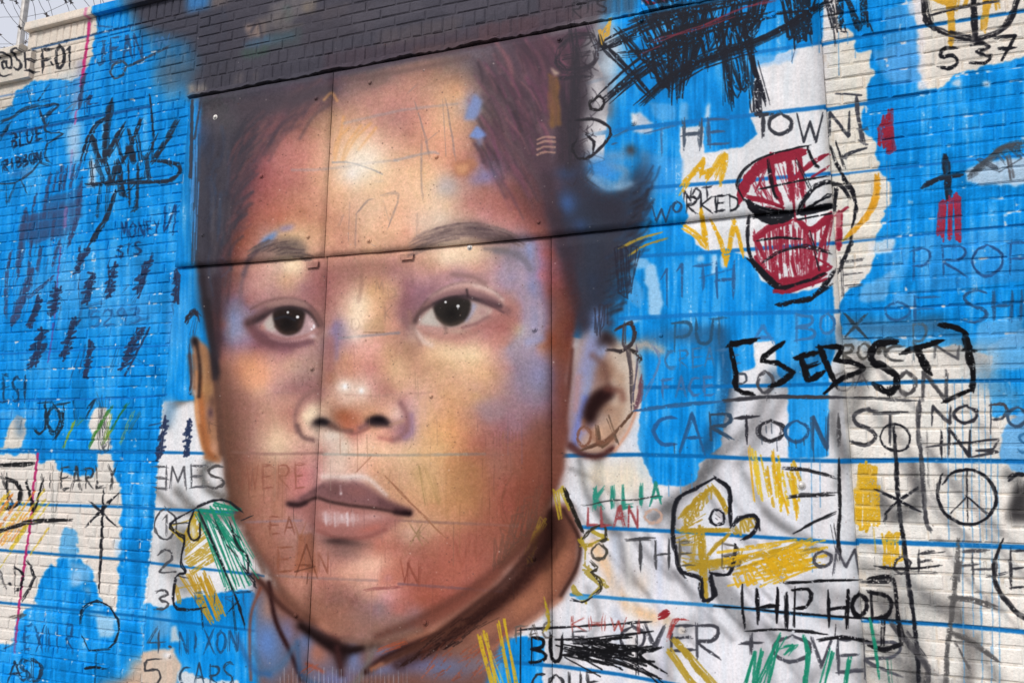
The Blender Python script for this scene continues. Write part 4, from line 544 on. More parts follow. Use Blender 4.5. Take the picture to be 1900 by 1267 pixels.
def crayon():
    # ---- left pier
    K = '2f3036'
    glyph('@', 0, 104, 30, 146, 3, K, .9); glyph('S', 34, 98, 48, 134, 3.4, K, .9); glyph('E', 52, 95, 68, 136, 3.4, K, .9); glyph('F', 76, 92, 96, 134, 4, K, .95); stroke('95 116 97 120', 4, K); glyph('0', 103, 85, 119, 127, 4.5, K, .95); glyph('1', 120, 86, 134, 124, 4, K, .95)
    text('JEAN', 180, 122, 272, 104, 46, 3.4, '2f4f78', .9, 2, 1.5); scr('284 90 290 72 294 88 300 70 306 84 312 66', 3, '3f6f9f', 2, 1.5, .7)
    scr('220 110 234 120 228 138 214 146 205 136 209 122 228 113', 3, '3f4a5c', 2, 1.5); scr('230 126 262 112 290 98 312 88', 3.5, '3f4a5c', 2, 1.2); scr('180 28 186 58|'.replace('|', ''), 2.5, '2f4f7a', 2, 2); scr('178 48 206 50', 2.5, '2f4f7a', 2, 2)
    scr('157 138 151 170 147 198', 6, '39496a', 3, 2, .85); scr('160 182 162 210|'.replace('|', ''), 3, '33456a', 2, 2); scr('158 190 170 178 164 192 170 196', 3, '33456a', 2, 1.5, .8); scr('172 192 184 190', 4, '1f3f70', 2, 1)
    scr('122 146 122 180', 2, '55759a', 1, 1, .7); scr('122 156 150 148', 2, '3f4a5c', 1, 1, .7); scr('118 208 140 190 130 215', 2, '5f6f86', 2, 2, .5)
    for p in ('50 167 57 190', '68 190 88 160', '66 191 90 188', '20 195 26 206', '0 228 18 220 40 205 75 196', '75 198 108 194 84 220', '72 200 84 232 90 226', '84 220 86 245 118 248 88 268 84 292 92 302', '80 215 88 268', '0 258 14 240 20 226', '-20 336 18 342 50 328 72 304', '70 300 92 308', '40 336 48 356', '25 345 14 376', '12 344 12 380', '100 200 84 216'): scr(p, 3, '2a3648', 2, 1.6, .85)
    text('BLUE', 20, 276, 80, 258, 26, 3, '20304a', .9); text('RIBBON', 4, 318, 80, 300, 20, 3, '20304a', .9); poly('20 318 60 308 50 325 15 332', '3d5f90', .5, soft=3, rough=3)
    G = '29303e'
    for p, w in (('208 186 200 216 195 260 192 300', 8), ('150 300 172 240 200 216', 4), ('170 250 178 280 186 302', 6), ('232 232 206 276 192 302', 6), ('262 220 242 268 226 302', 6), ('277 176 284 250 280 298', 3.4), ('330 222 306 266 282 300', 5), ('215 260 230 302', 6), ('255 250 262 302', 5), ('240 240 250 300 236 270', 5), ('165 342 230 338 300 337 322 333 337 316 324 302 282 298', 4.5), ('220 298 226 350 232 362', 6), ('238 300 240 380', 5), ('256 306 254 375 246 392', 4), ('186 344 180 402', 4), ('202 330 198 404', 4), ('216 352 198 400 182 428 168 452', 5), ('168 300 172 345', 5), ('270 300 276 330', 4), ('232 362 262 330', 3), ('290 250 270 300', 4), ('195 300 205 340 215 300', 4), ('305 300 320 310', 4)): scr(p, w, G, 3, 2.5, .9)
    hatch('180 300 270 290', '190 335 275 330', 22, 2.5, G, 3, .7)
    V = '3a4b72'
    poly('46 402 95 385 150 368 152 398 122 438 60 452 34 440 40 420', V, .8, soft=2, rough=6, streak=.5); poly('75 372 110 360 150 345 150 372 80 395', V, .6, soft=2, rough=6, streak=.6)
    for p, w in (('92 326 80 402', 8), ('104 322 100 350', 6), ('116 312 112 350', 8), ('126 308 118 350', 6), ('138 304 130 346', 8), ('152 330 142 400 126 455', 8), ('66 364 56 425', 8), ('48 386 40 440 32 515', 9), ('58 445 52 502', 7), ('76 460 68 502', 9), ('112 450 98 492', 8), ('60 500 40 560 22 602', 11), ('96 514 52 552', 7), ('12 505 10 585', 8), ('72 550 54 605', 9), ('30 560 24 600', 7), ('100 400 96 440', 10), ('150 300 140 330', 5), ('20 470 14 500', 7)): scr(p, w, V, 3, 2, .75, .25)
    for i in range(60):
        x = RNG.uniform(-10, 160); y = RNG.uniform(320, 585); L = RNG.uniform(20, 60); stroke([x, y, x - L * .18, y + L], RNG.uniform(3, 8), V, RNG.uniform(.2, .5), .34, ends=True)
    def man(x0, y0, x1, y1, w, c=NAVY):
        d = P([x0, y0, x1, y1]); k = max(6, int(abs(y1 - y0) / 4)); pts = []
        for i in range(k):
            t = i / (k - 1); c0 = d[0] + (d[1] - d[0]) * t; s = w * .5 * (.6 + .4 * math.sin(t * 3.1)) * RNG.uniform(.7, 1.2) * (1 if i % 2 else -1); pts.append(c0 + [s, RNG.normal(0, 3) - s * .5])
        stroke(np.array(pts), 4.2, c, .9, .22, sm=False)
        for k in range(4): stroke(d + RNG.normal(0, w * .22, (2, 2)), 4, c, .9, .25, sm=False)
    for m in ((105, 532, 96, 588, 22), (162, 458, 142, 502, 18), (170, 510, 158, 562, 20), (212, 494, 202, 548, 20), (276, 484, 254, 540, 24), (328, 504, 326, 562, 14), (80, 612, 60, 680, 26), (140, 598, 118, 660, 26), (170, 634, 158, 700, 14), (262, 606, 230, 682, 28), (308, 780, 296, 850, 18), (352, 780, 346, 846, 13), (75, 555, 55, 605, 14)): man(*m)
    for p in ('200 495 205 480', '145 525 146 570', '155 570 190 560', '236 530 228 542', '255 545 248 560', '195 560 194 545', '330 520 334 562', '240 600 275 590', '145 655 130 700', '205 690 222 640', '250 665 265 675', '160 640 148 690', '318 560 322 580', '100 535 118 560'): scr(p, 2, NAVY, 2, 2, .7)
    text('MONEY', 226, 444, 300, 434, 27, 2.2, '1f3f70', .85); scr('306 380 304 430 326 380 320 436', 2, '1f3f70', 2, 2, .8); scr('312 400 332 380', 2, '1f3f70', 1, 2, .7); text('STS', 218, 478, 264, 470, 22, 2.4, '243c60', .85); text('5293', 165, 606, 268, 598, 28, 2.6, '2f6aa4', .7); text('5293', 165, 606, 268, 598, 28, 2, '2f6aa4', .4); scr('180 625 205 600|'.replace('|', ''), 2, '2f6aa4', 1, 2, .6)
    text('ESI', 4, 744, 56, 744, 50, 3, '1d3c5a', .8); scr('5 745 -20 744', 4, '1d3c5a', 1, 1)
    glyph('J', 66, 746, 96, 804, 3.4, '20303e', .85, 3, 2); glyph('O', 88, 752, 112, 802, 3.4, '20303e', .85, 3, 2); scr('104 752 130 748', 4, '20303e', 3, 1.5); scr('118 750 116 790 100 816', 3, '20303e', 2, 2); scr('138 745 142 780', 2.4, '20303e', 2, 2, .7); scr('160 760 176 742 160 775', 2.4, '20303e', 2, 2, .7); scr('182 736 200 820 188 830 190 740', 2, '33363c', 3, 4, .6)
    for p, c in (('163 832 184 790 206 756', '3f7a34'), ('192 820 204 770', '6d9c3a'), ('196 815 218 776 236 748', '2f7040'), ('118 832 132 800 140 782', '7fa23c'), ('222 822 246 766', '7fa468'), ('238 800 258 765', '3c6a70'), ('205 800 196 816', 'b0b83c'), ('140 790 155 775', '4f8050')): scr(p, 3.2, c, 3, 2, .85)
    text('EARLY', 112, 908, 222, 904, 40, 3, '3a3a3c', .9); scr('92 880 92 905', 3, '3a3a3c', 2, 2); scr('78 880 82 910', 3, '3a3a3c', 2, 2)
    scr('-40 862 10 862 62 858', 5, '1f2022', 3, 2); glyph('D', 10, 885, 40, 942, 5, '1d1d20', .95, 3, 2); glyph('V', 50, 890, 82, 950, 5, '1d1d20', .95, 3, 2); scr('0 880 22 935', 4, '1d1d20', 2, 2); scr('98 860 100 975', 2.4, '55534f', 2, 2, .7); scr('112 870 104 960', 2, '6b6862', 2, 2, .5)
    for i in range(34):
        x = RNG.uniform(-20, 92); y = RNG.uniform(905, 990); L = RNG.uniform(40, 110); stroke([x, y, x - L * .55, y + L * .8], RNG.uniform(2.5, 5), ('d8b634', 'e0a03a', 'c9b13a', 'd8883c')[i % 4], .75, .32, sm=False)
    scr('-20 990 30 975 60 966 128 963', 4, '222224', 2, 2); scr('75 966 120 964', 3, '222224', 2, 2)
    scr('191 912 188 1000 182 1094', 4, BLK, 3, 1.6, .95); scr('164 926 190 950 214 974', 3, BLK, 2, 1.5); scr('224 912 190 945 160 976', 3.2, BLK, 2, 1.5)
    glyph('D', 26, 1052, 42, 1096, 3.4, BLK, .95); scr('50 1040 64 1072 42 1114', 3, BLK, 2, 1.2); blob(18, 1083, 3.4, 3.4, BLK, .9, hard=2); scr('0 1060 8 1088', 3, BLK, 2, 1.5)
    scr('148 1155 155 1128 180 1115 206 1128 220 1155 216 1185 202 1204', 3, BLK, 2, 1.2); scr('204 1203 165 1206', 3, BLK, 2, 1); scr('150 1178 162 1202', 2.6, BLK, 2, 1); scr('177 1206 174 1290', 2.4, BLK, 2, 1.4); scr('158 1240 174 1236 192 1240', 4, BLK, 2, 1)
    text('EXIIR', 44, 1206, 140, 1206, 46, 2.6, '1f4f80', .8, 2, 2.5); scr('20 1145 45 1138 30 1146', 3, '55504c', 2, 2, .7); scr('10 1200 30 1190', 3, '3c4a60', 2, 2, .7); glyph('A', 14, 1226, 40, 1262, 3, '25354a', .85, 3, 2); glyph('S', 38, 1224, 54, 1262, 3, '25354a', .85, 2, 2); glyph('D', 56, 1222, 78, 1264, 3.4, '25354a', .85, 3, 2)
    # ---- left strip of the sheets
    D = '47474b'
    scr('308 944 326 958 328 982 312 1000 294 992 289 968 300 948 316 944', 2.4, D, 2, 1); glyph('1', 298, 954, 318, 994, 2.6, D, .9); glyph('2', 294, 1018, 324, 1062, 3, D, .9); stroke('325 1060 327 1060', 4, D); glyph('3', 289, 1094, 316, 1130, 3, D, .9); glyph('4', 278, 1162, 306, 1206, 3, '3c4a5a', .9); stroke('316 1198 318 1199', 4, D); glyph('5', 268, 1222, 302, 1270, 4, '3a3a3e', .9); text('NIXON', 334, 1212, 448, 1206, 40, 2.8, '244a70', .85); text('CARS', 335, 1272, 440, 1270, 40, 3, '2c4258', .9)
    glyph('e', 284, 866, 314, 906, 3.4, '55555a', .9); glyph('M', 318, 866, 348, 906, 3.4, '55555a', .9); glyph('E', 352, 864, 382, 904, 3.6, '55555a', .9); glyph('S', 384, 864, 418, 906, 4, '4a4748', .9); scr('280 790 300 786', 2, NAVY, 2, 2)
    hatch('364 946 376 975 392 1010 398 1040', '342 990 345 1010 350 1040 360 1066', 40, 2.6, 'b0902a', 3, .85, .3); hatch('320 978 360 960', '340 1000 366 1000', 20, 2.6, 'b89a2c', 3, .85); hatch('345 1062 372 1070 390 1072', '392 1152 402 1146 414 1130', 26, 3, 'b8902a', 4, .85, zig=False); hatch('330 1088 370 1085', '332 1116 372 1114', 16, 2.4, 'b08c2a', 3, .8); blob(360, 985, 6, 16, 'd8d8d2', .8, -10)
    hatch('370 950 384 948 400 944', '426 1092 440 1090 474 1080', 17, 2.2, GRN, 5, .9, .2, zig=False); hatch('376 946 400 940 428 936', '430 1010 456 1030 466 1050', 13, 2.2, GRN, 5, .9, .2, zig=False); hatch('370 946 400 934', '432 950 445 944', 12, 2.4, GRN, 3, .85, zig=False)
    for p in ('364 942 400 929 426 932 450 950', '370 948 394 1000 418 1058 440 1110 456 1160', '364 942 318 970 330 988 344 1000 336 1042 346 1060 328 1070 324 1122 352 1130 380 1126', '318 972 352 968', '374 1128 378 1162', '362 945 352 975 356 1000 372 996 372 972', '432 1112 438 1172', '424 1134 442 1116', '396 964 414 1000', '428 966 442 1010 460 1030 462 1060', '450 1050 470 1075 474 1088', '450 965 470 955', '330 1068 350 1072', '440 1098 468 1096', '420 1010 440 1030', '430 985 448 1000'): scr(p, 2.6, BLK, 3, 1.6, .9)
    text('FIRT', 362, 1122, 470, 1118, 24, 2, '2c5a88', .7)
    # ---- scribbled black mass at the top right
    S = '22242d'
    scr('1160 -20 1185 -6 1210 8 1245 -4', 4, '8a2c3c', 3, 4, .8)
    for p, n in (('1118 186 1190 122 1290 62 1430 28', 5), ('1128 190 1188 140 1290 78', 3), ('1192 196 1262 140 1380 92 1450 62 1540 4', 7), ('1115 86 1160 130 1206 182', 5), ('1108 94 1180 60 1290 24 1420 0', 4), ('1146 58 1196 112 1242 166', 5), ('1165 50 1240 24 1330 10', 4), ('1196 22 1222 70 1252 122', 5), ('1180 40 1230 130 1240 150', 4), ('1238 -30 1248 80 1248 190', 4), ('1262 -30 1266 90 1258 178', 5), ('1290 -30 1280 90 1272 140', 4), ('1330 40 1340 110 1354 202', 4), ('1344 60 1345 190', 3), ('1352 40 1376 110 1384 165 1372 170 1354 110', 2), ('1380 30 1394 110 1416 182', 5), ('1396 100 1402 200 1408 198 1398 120', 2), ('1398 120 1420 198', 3), ('1300 40 1310 100 1316 124', 3), ('1240 160 1300 120 1400 90', 4), ('1224 80 1300 50 1420 40', 4), ('1150 110 1230 100 1290 90', 3), ('1280 20 1240 120 1230 160', 4), ('1310 0 1290 90 1268 150', 4), ('1330 0 1300 100', 4), ('1360 -20 1340 60 1320 100', 4), ('1200 60 1220 150 1235 158', 3), ('1360 -20 1376 60 1394 90', 4), ('1400 -30 1388 40 1370 92', 4), ('1210 -20 1240 60 1262 130', 4), ('1420 -30 1404 40 1384 70', 4)): scr(p, 4.4, S, n, 8, .92, .2)
    hatch('1180 -20 1260 -20 1420 -20', '1236 70 1290 90 1392 70', 34, 3.6, S, 9, .9, .22, zig=False); hatch('1150 70 1240 80 1300 60', '1190 130 1250 150 1310 100', 12, 2.6, S, 7, .8, .28)
    for p in ('1205 84 1280 60 1360 34', '1190 105 1230 88', '1300 52 1380 18 1440 4', '1400 10 1450 -6'): scr(p, 3, '8a3848', 1, 2, .7)
    hatch('1446 -20 1480 -20 1508 -20', '1470 72 1484 76 1500 60', 26, 4.5, S, 5, .92, .24); scr('1440 30 1506 22', 6, S, 4, 3); scr('1470 60 1472 94', 4, S, 3, 2); scr('1496 40 1506 86', 3, S, 2, 2); scr('1480 76 1466 122', 1.5, '2c3a58', 1, .5)
    hatch('1518 -30 1540 -30 1560 -30', '1548 52 1556 56 1558 40', 14, 4, S, 4, .9, .3); hatch('1560 -30 1600 -30', '1590 50 1600 44', 16, 4, S, 5, .88, .3); scr('1604 20 1620 60', 4, S, 2, 2); scr('1546 40 1550 82', 3, S, 2, 2)
    hatch('1116 62 1134 40', '1114 86 1128 70', 8, 3, 'd4a23c', 2, .9); scr('1134 40 1116 86', 6, 'd8a83e', 3, 2, .9); scr('1110 70 1120 92 1180 74', 3, S, 3, 2)
    # twigs at the temple
    for p in ('1062 40 1070 140 1062 240 1064 300', '1070 80 1066 200', '1058 60 1076 120', '1040 90 1060 70 1100 66', '1036 100 1034 120 1056 134 1100 122 1106 90', '1090 50 1108 96', '1042 112 1092 104', '1034 150 1060 148 1092 146', '1064 150 1056 280', '1076 170 1070 290', '1100 66 1112 88'): scr(p, 5, '3a363e', 3, 4, .7)
    poly('1040 150 1072 150 1076 300 1056 330 1040 300', '38343c', .75, soft=6, rough=5, streak=.7)
    poly('1018 140 1036 146 1042 236 1020 240', '8a6236', .7, soft=2, rough=3, streak=.6); poly('1022 128 1040 140 1030 144', 'd8c0a8', .7, soft=2)
    for y in (258, 266, 276, 286): stroke([998, y + 4, 1012, y - 1, 1030, y], 4, 'b89080', .7, .2, soft=2)
    scr('1098 194 1114 182 1122 196 1112 208 1096 204 1098 190', 3, '2a282c', 3, 1.4); scr('1066 226 1100 224 1126 236 1132 252 1118 272 1096 292 1072 296 1062 276 1070 262', 3.4, '2c2a30', 3, 1.8); scr('1086 250 1102 266 1100 284', 4, '2c2a30', 2, 1.4); scr('1132 272 1144 268', 4, '3f5a7a', 2, 1)
    # ---- lettering on the right sheets
    Q = '4a5666'
    scr('1136 258 1162 246', 5, '3f5f80', 2, 1.5, .7); scr('1226 244 1228 288', 5, '3f6a98', 2, 1.5, .7); scr('1198 250 1252 236', 4.5, '3f6a98', 2, 1.5, .7); glyph('H', 1266, 224, 1302, 278, 5.5, Q, .9); glyph('E', 1310, 224, 1348, 272, 5.5, '3c5f86', .85); glyph('T', 1398, 214, 1432, 256, 5, CHAR, .92); glyph('O', 1424, 214, 1468, 252, 5.5, CHAR, .92, 3); glyph('W', 1478, 214, 1526, 266, 4.5, CHAR, .92); glyph('N', 1536, 210, 1578, 254, 5, CHAR, .95)
    scr('1552 174 1594 178', 6, CHAR, 3, 1.6); scr('1588 180 1592 220 1602 266', 6, '45464f', 3, 1.8); hatch('1596 240 1598 262', '1608 240 1604 268', 8, 3, '45464f', 2, .8); scr('1606 276 1570 288 1568 294', 6, CHAR, 4, 2)
    text('NOT', 1266, 376, 1324, 368, 20, 3, '34363e', .9); glyph('W', 1208, 382, 1244, 412, 3.4, '2c4a6a', .95); glyph('O', 1248, 376, 1264, 396, 3, '2c4a6a', .95)
    for ch, x0, x1 in (('R', 1272, 1292), ('K', 1298, 1320), ('E', 1326, 1344), ('D', 1350, 1370)): glyph(ch, x0, 368 - (x0 - 1272) * .04, x1, 398 - (x0 - 1272) * .06, 3.6, '24262c', .95, 2, 1)
    for p in ('1266 346 1290 322 1306 302 1300 330', '1262 362 1276 340', '1300 328 1316 318 1310 336', '1312 336 1346 288 1336 348', '1326 334 1340 300', '1266 418 1290 432 1312 456', '1300 392 1306 430 1312 462', '1318 408 1336 448 1346 492', '1346 492 1354 448 1362 410', '1362 410 1372 440 1380 474', '1300 396 1310 440'): scr(p, 6, YEL, 3, 2.4, .9, .25)
    for p in ('1148 462 1180 446 1224 433', '1164 476 1196 456 1236 443'): scr(p, 3.4, 'a08a3a', 2, 1, .9)
    hatch('1146 462 1158 458 1176 462', '1148 545 1160 550 1172 535', 16, 2.2, '2a2834', 5, .7, .25); hatch('1102 572 1110 568 1122 566', '1108 615 1112 622 1120 604', 9, 2.4, '33303c', 3, .75)
    T = '2f5f92'
    glyph('1', 1222, 500, 1246, 566, 5, T, .75); glyph('1', 1250, 492, 1276, 548, 5, T, .75); glyph('T', 1288, 492, 1318, 538, 5, T, .6); glyph('H', 1326, 486, 1364, 552, 5, T, .7); scr('1300 515 1360 500', 3, T, 2, 1, .6)
    glyph('P', 1246, 598, 1284, 650, 5, '2f5878', .8); glyph('U', 1290, 594, 1324, 638, 5, '2b5272', .8); glyph('T', 1316, 590, 1350, 640, 4, '2f5878', .6); glyph('A', 1394, 606, 1436, 640, 5, '3a78b4', .8); glyph('B', 1472, 584, 1512, 632, 4.5, '3a74aa', .8); glyph('O', 1520, 582, 1548, 620, 4.5, '3a74aa', .8); glyph('X', 1566, 582, 1606, 626, 5, '34424e', .8); glyph('O', 1640, 560, 1688, 594, 5, '2c5f92', .75); glyph('F', 1692, 550, 1740, 600, 4.5, '2c5f92', .75); glyph('S', 1784, 538, 1834, 598, 5, '2a4f78', .8); glyph('H', 1840, 540, 1880, 592, 5, '2a5580', .75); glyph('I', 1888, 540, 1900, 592, 5, '2a5580', .75)
    text('CREATE', 1234, 684, 1380, 676, 32, 3.6, '3d709e', .75); text('FACE', 1228, 736, 1328, 734, 34, 4.4, '3d70a6', .85); glyph('P', 1364, 694, 1386, 730, 4, '3c4450', .8); glyph('O', 1404, 690, 1434, 730, 5, '4a4a50', .9); scr('1424 715 1424 745', 2, '4a4a50', 1, 1)
    glyph('P', 1690, 460, 1728, 520, 4.4, '285082', .8); glyph('R', 1744, 456, 1794, 512, 4.4, '285082', .8); glyph('O', 1802, 454, 1860, 512, 4.4, '285082', .8, 3); glyph('P', 1868, 448, 1916, 506, 5, '285082', .8)
    text('ROM', 1560, 672, 1650, 660, 30, 5, '4a4845', .7); glyph('C', 1642, 640, 1675, 670, 5, '4a4a4a', .7); glyph('R', 1690, 600, 1720, 670, 5, '4a5a66', .6); glyph('N', 1730, 640, 1780, 665, 5, '4a4a4e', .6); glyph('O', 1665, 690, 1698, 732, 6, '4c4a4c', .85, 3); glyph('N', 1708, 690, 1758, 744, 6, '48474a', .85); glyph('A', 1588, 690, 1610, 716, 4, '4c4a4c', .7); glyph('O', 1545, 690, 1585, 725, 4, '5f5c5c', .6)
    # thick black tag
    for p, w in (('1350 641 1374 636 1400 632', 8), ('1354 644 1364 690 1366 722 1396 731', 6), ('1454 634 1430 652 1412 668 1440 674 1470 690', 8), ('1470 690 1452 706 1428 716', 8), ('1474 668 1492 660 1516 656', 9), ('1484 664 1494 690 1500 706 1528 690', 9), ('1492 684 1516 676', 8), ('1520 644 1532 676 1548 712', 9), ('1520 644 1562 645 1552 668 1578 672 1602 684 1560 704 1530 730', 8), ('1662 633 1636 634 1622 644 1617 668 1640 680 1664 696', 11), ('1664 696 1664 714 1648 728 1622 712', 10), ('1648 722 1648 736', 6), ('1670 656 1700 646 1746 632', 10), ('1700 650 1710 670 1722 690', 13), ('1740 603 1768 608 1790 618', 9), ('1790 618 1796 650 1800 680', 11), ('1800 650 1804 700 1802 722', 8), ('1802 722 1776 734 1750 746', 7), ('1790 648 1806 650', 10)): scr(p, w, '131316', 5, 2.2, .96, .2)
    # CARTOONIST
    for ch, x0, y0, x1, y1, c in (('C', 1212, 770, 1254, 826, '2b5f96'), ('A', 1260, 768, 1306, 840, '2b5a8a'), ('R', 1312, 768, 1358, 814, '33475c'), ('T', 1364, 772, 1404, 820, '33333a'), ('O', 1406, 780, 1454, 818, '303036'), ('O', 1456, 780, 1500, 820, '2c5680'), ('N', 1505, 774, 1536, 832, '35506e'), ('I', 1548, 770, 1562, 822, '4a494c'), ('S', 1578, 760, 1628, 826, '3f3f44'), ('T', 1620, 764, 1680, 822, '3f3f44')): glyph(ch, x0, y0, x1, y1, 5.6, c, .88, 3, 1.6)
    for x, y in ((1412, 812), (1440, 815), (1462, 815), (1490, 812), (1508, 830), (1532, 830), (1250, 822), (1475, 815), (1420, 790), (1430, 786)): stroke([x, y, x + 1, y + RNG.uniform(10, 26)], 1.8, '3a4656', .8, sm=False)
    for p, c in (('1178 762 1250 752 1340 744', '2f6496'), ('1340 742 1450 735 1570 737', '3c3c42'), ('1570 737 1640 740 1702 744', '47474a')): scr(p, 5, c, 3, 1.2, .9)
    scr('1704 742 1702 800 1708 860 1716 960 1724 985', 7, '45454a', 4, 2.2, .85); scr('1718 800 1722 900', 3, '5a5a5c', 2, 2, .6)
    glyph('N', 1726, 754, 1764, 786, 5, '3a3a40', .9); glyph('O', 1768, 752, 1812, 784, 5.5, '2f2f36', .95, 3); glyph('P', 1834, 748, 1868, 802, 5, '44464e', .9); glyph('O', 1868, 756, 1905, 792, 5, '3a5068', .8); glyph('I', 1738, 800, 1752, 846, 5, '303036', .9); glyph('N', 1756, 796, 1800, 846, 5.5, '303036', .9); scr('1714 830 1780 822 1852 815', 3.4, '303036', 2, 1.4); scr('1852 815 1842 832 1812 836 1850 838 1800 848', 4, '3a3a40', 2, 1.4); glyph('S', 1888, 805, 1910, 840, 4, '2f6a9a', .8)
    scr('1632 812 1640 794 1660 786 1682 798 1688 815 1680 832 1660 836 1640 828 1633 812', 2.8, BLK, 2, 1.2); scr('1656 792 1660 840 1664 884', 5, BLK, 3, 1.4)
    # ---- masked head in red crayon
    R = RED
    for p, w, n in (('1370 363 1394 325 1431 298 1490 286', 13, 5), ('1372 374 1383 341 1402 320', 11, 4), ('1431 290 1434 341 1450 381', 9, 3), ('1461 290 1466 330 1469 373', 9, 3), ('1482 285 1486 330 1488 364', 7, 3), ('1469 339 1501 309 1533 290', 6, 3), ('1501 333 1533 314', 5, 2), ('1386 368 1420 376 1450 387', 6, 3), ('1407 341 1426 374', 4, 2), ('1420 318 1402 356', 4, 2), ('1440 300 1480 296', 6, 2),
        ('1402 443 1429 422 1466 411', 10, 4), ('1400 440 1420 481', 9, 3), ('1477 411 1506 427 1539 400', 10, 4), ('1539 406 1522 459', 11, 4), ('1488 414 1512 470', 4, 2), ('1557 400 1555 454', 12, 4), ('1549 400 1571 384', 5, 2), ('1447 432 1447 508', 9, 3), ('1431 470 1434 526', 10, 3), ('1468 480 1474 508', 7, 3), ('1506 480 1500 514', 7, 3), ('1439 540 1469 534 1528 510', 10, 4), ('1442 526 1490 521 1533 497', 10, 4), ('1402 481 1428 521', 12, 4), ('1510 478 1540 494', 6, 3), ('1460 546 1530 520', 6, 2), ('1398 430 1404 470', 4, 2), ('1484 460 1486 500', 6, 2), ('1416 500 1440 520', 8, 3)): scr(p, w * 1.15, R, n + 1, 1.8, .95, .14)
    hatch('1392 342 1430 312 1484 296', '1408 374 1450 376 1490 364', 16, 2.8, R, 4, .75, .3, zig=False); hatch('1402 446 1440 424 1470 414', '1418 510 1450 530 1490 532', 18, 2.8, R, 4, .7, .3, zig=False); hatch('1486 420 1510 430 1540 410', '1486 530 1510 524 1532 496', 16, 3.6, R, 4, .75, .24, zig=False)
    for p, w in (('1470 370 1474 416', 7), ('1450 384 1460 416', 5), ('1488 364 1494 412', 5), ('1420 384 1444 392', 4), ('1430 410 1440 424', 5)): scr(p, w, R, 3, 1.8, .9)
    scr('1558 396 1556 456', 13, R, 6, 2, .95, .1)
    hatch('1420 425 1460 420 1500 430', '1424 480 1460 490 1504 480', 24, 3, R, 3, .85, .22, zig=False); hatch('1440 498 1500 492', '1440 530 1510 520', 16, 3.4, R, 3, .85, .22, zig=False)
    for p, w in (('1365 350 1370 330 1392 306 1440 286 1496 274', 4), ('1366 350 1378 372', 4), ('1496 274 1506 300 1516 312', 5), ('1384 376 1400 392 1416 408 1440 414 1472 402', 6), ('1384 378 1420 392 1470 398 1440 400', 5), ('1400 404 1450 398', 6), ('1404 354 1460 342 1530 330', 3), ('1422 300 1432 356 1440 370', 3), ('1476 300 1500 350', 4), ('1480 396 1496 366 1516 348 1536 342 1560 346 1574 366', 5), ('1480 398 1510 392 1546 384', 7), ('1494 392 1520 376 1540 366', 4), ('1478 408 1540 396', 5), ('1552 350 1546 390', 6), ('1548 300 1564 330 1580 352 1586 380 1580 420', 5), ('1560 330 1584 372 1588 396', 4), ('1580 420 1578 450 1566 480 1556 504', 4), ('1388 402 1386 450 1396 488 1424 520 1446 530', 4), ('1386 480 1410 506 1440 534 1490 524 1530 508', 4), ('1400 448 1440 442 1484 444', 3), ('1416 486 1450 466 1496 458 1540 470', 3), ('1440 568 1470 562 1502 556 1530 530 1546 506', 8), ('1500 560 1540 530', 5), ('1500 432 1514 470', 4), ('1512 470 1520 500', 4), ('1540 270 1552 310', 5), ('1550 262 1566 310', 4)): scr(p, w, '1b1c22', 3, 1.8, .95, .22)
    for p, w in (('1386 380 1404 396 1424 408 1450 406', 9), ('1396 392 1430 400 1466 398', 6), ('1482 398 1510 390 1546 384', 8), ('1550 352 1548 388', 8), ('1396 484 1424 514 1442 530', 5)): scr(p, w, '1b1c22', 4, 1.6, .95, .15)
    # ---- right pier
    for k in (0, 1): hatch('1628 250 1640 222 1654 206', '1630 268 1648 270 1650 286', 12, 4.4, R, 3, .92, .2)
    scr('1650 208 1636 262', 9, R, 4, 3)
    scr('1752 288 1756 330 1758 372', 12, '262c38', 4, 2, .95, .15); scr('1708 348 1746 330 1786 324', 6, '262c38', 4, 2.4); hatch('1748 376 1776 364', '1744 434 1776 440', 16, 5, 'a12c44', 3, .92, .18); scr('1752 380 1748 440', 8, 'a12c44', 3, 3); scr('1770 370 1772 440', 8, 'a12c44', 3, 2); scr('1760 374 1760 438', 13, 'a12c44', 5, 2.4)
    scr('1800 325 1830 300 1860 275 1900 266', 8, '4a5058', 5, 5, .7); scr('1845 280 1860 300', 6, '4a5058', 3, 4, .7); scr('1870 290 1876 330', 14, '5a5c62', 4, 3, .6); hatch('1820 300 1880 275', '1850 315 1890 290', 14, 3, '3f4650', 4, .7)
    scr('1627 326 1624 366 1604 404 1570 438', 9, 'd99c2c', 5, 2.6, .95, .15); scr('1566 444 1576 436', 5, 'c8a42c', 3, 3)
    for y in (484, 508, 530): scr([1566, y + 2, 1598, y - 2], 4, '46454a', 3, 1.4)
    scr('1560 480 1563 550', 4, '4a484c', 2, 1.6); scr('1558 490 1574 460 1580 448', 4, '24262c', 3, 2)
    glyph('5', 1742, 88, 1778, 126, 5, BLK, .95, 3, 1.6); glyph('3', 1797, 80, 1838, 118, 5, BLK, .95, 3, 1.6); glyph('7', 1843, 68, 1882, 110, 5, BLK, .95, 3, 1.6)
    for p, w in (('1752 -30 1762 30 1762 84', 14), ('1780 -30 1770 20', 10), ('1836 -30 1830 20 1824 54', 11), ('1845 -20 1850 10', 10), ('1700 -20 1740 0 1770 10', 8), ('1800 -20 1790 10', 9)): scr(p, w, 'd2a23a', 4, 3, .9, .15)
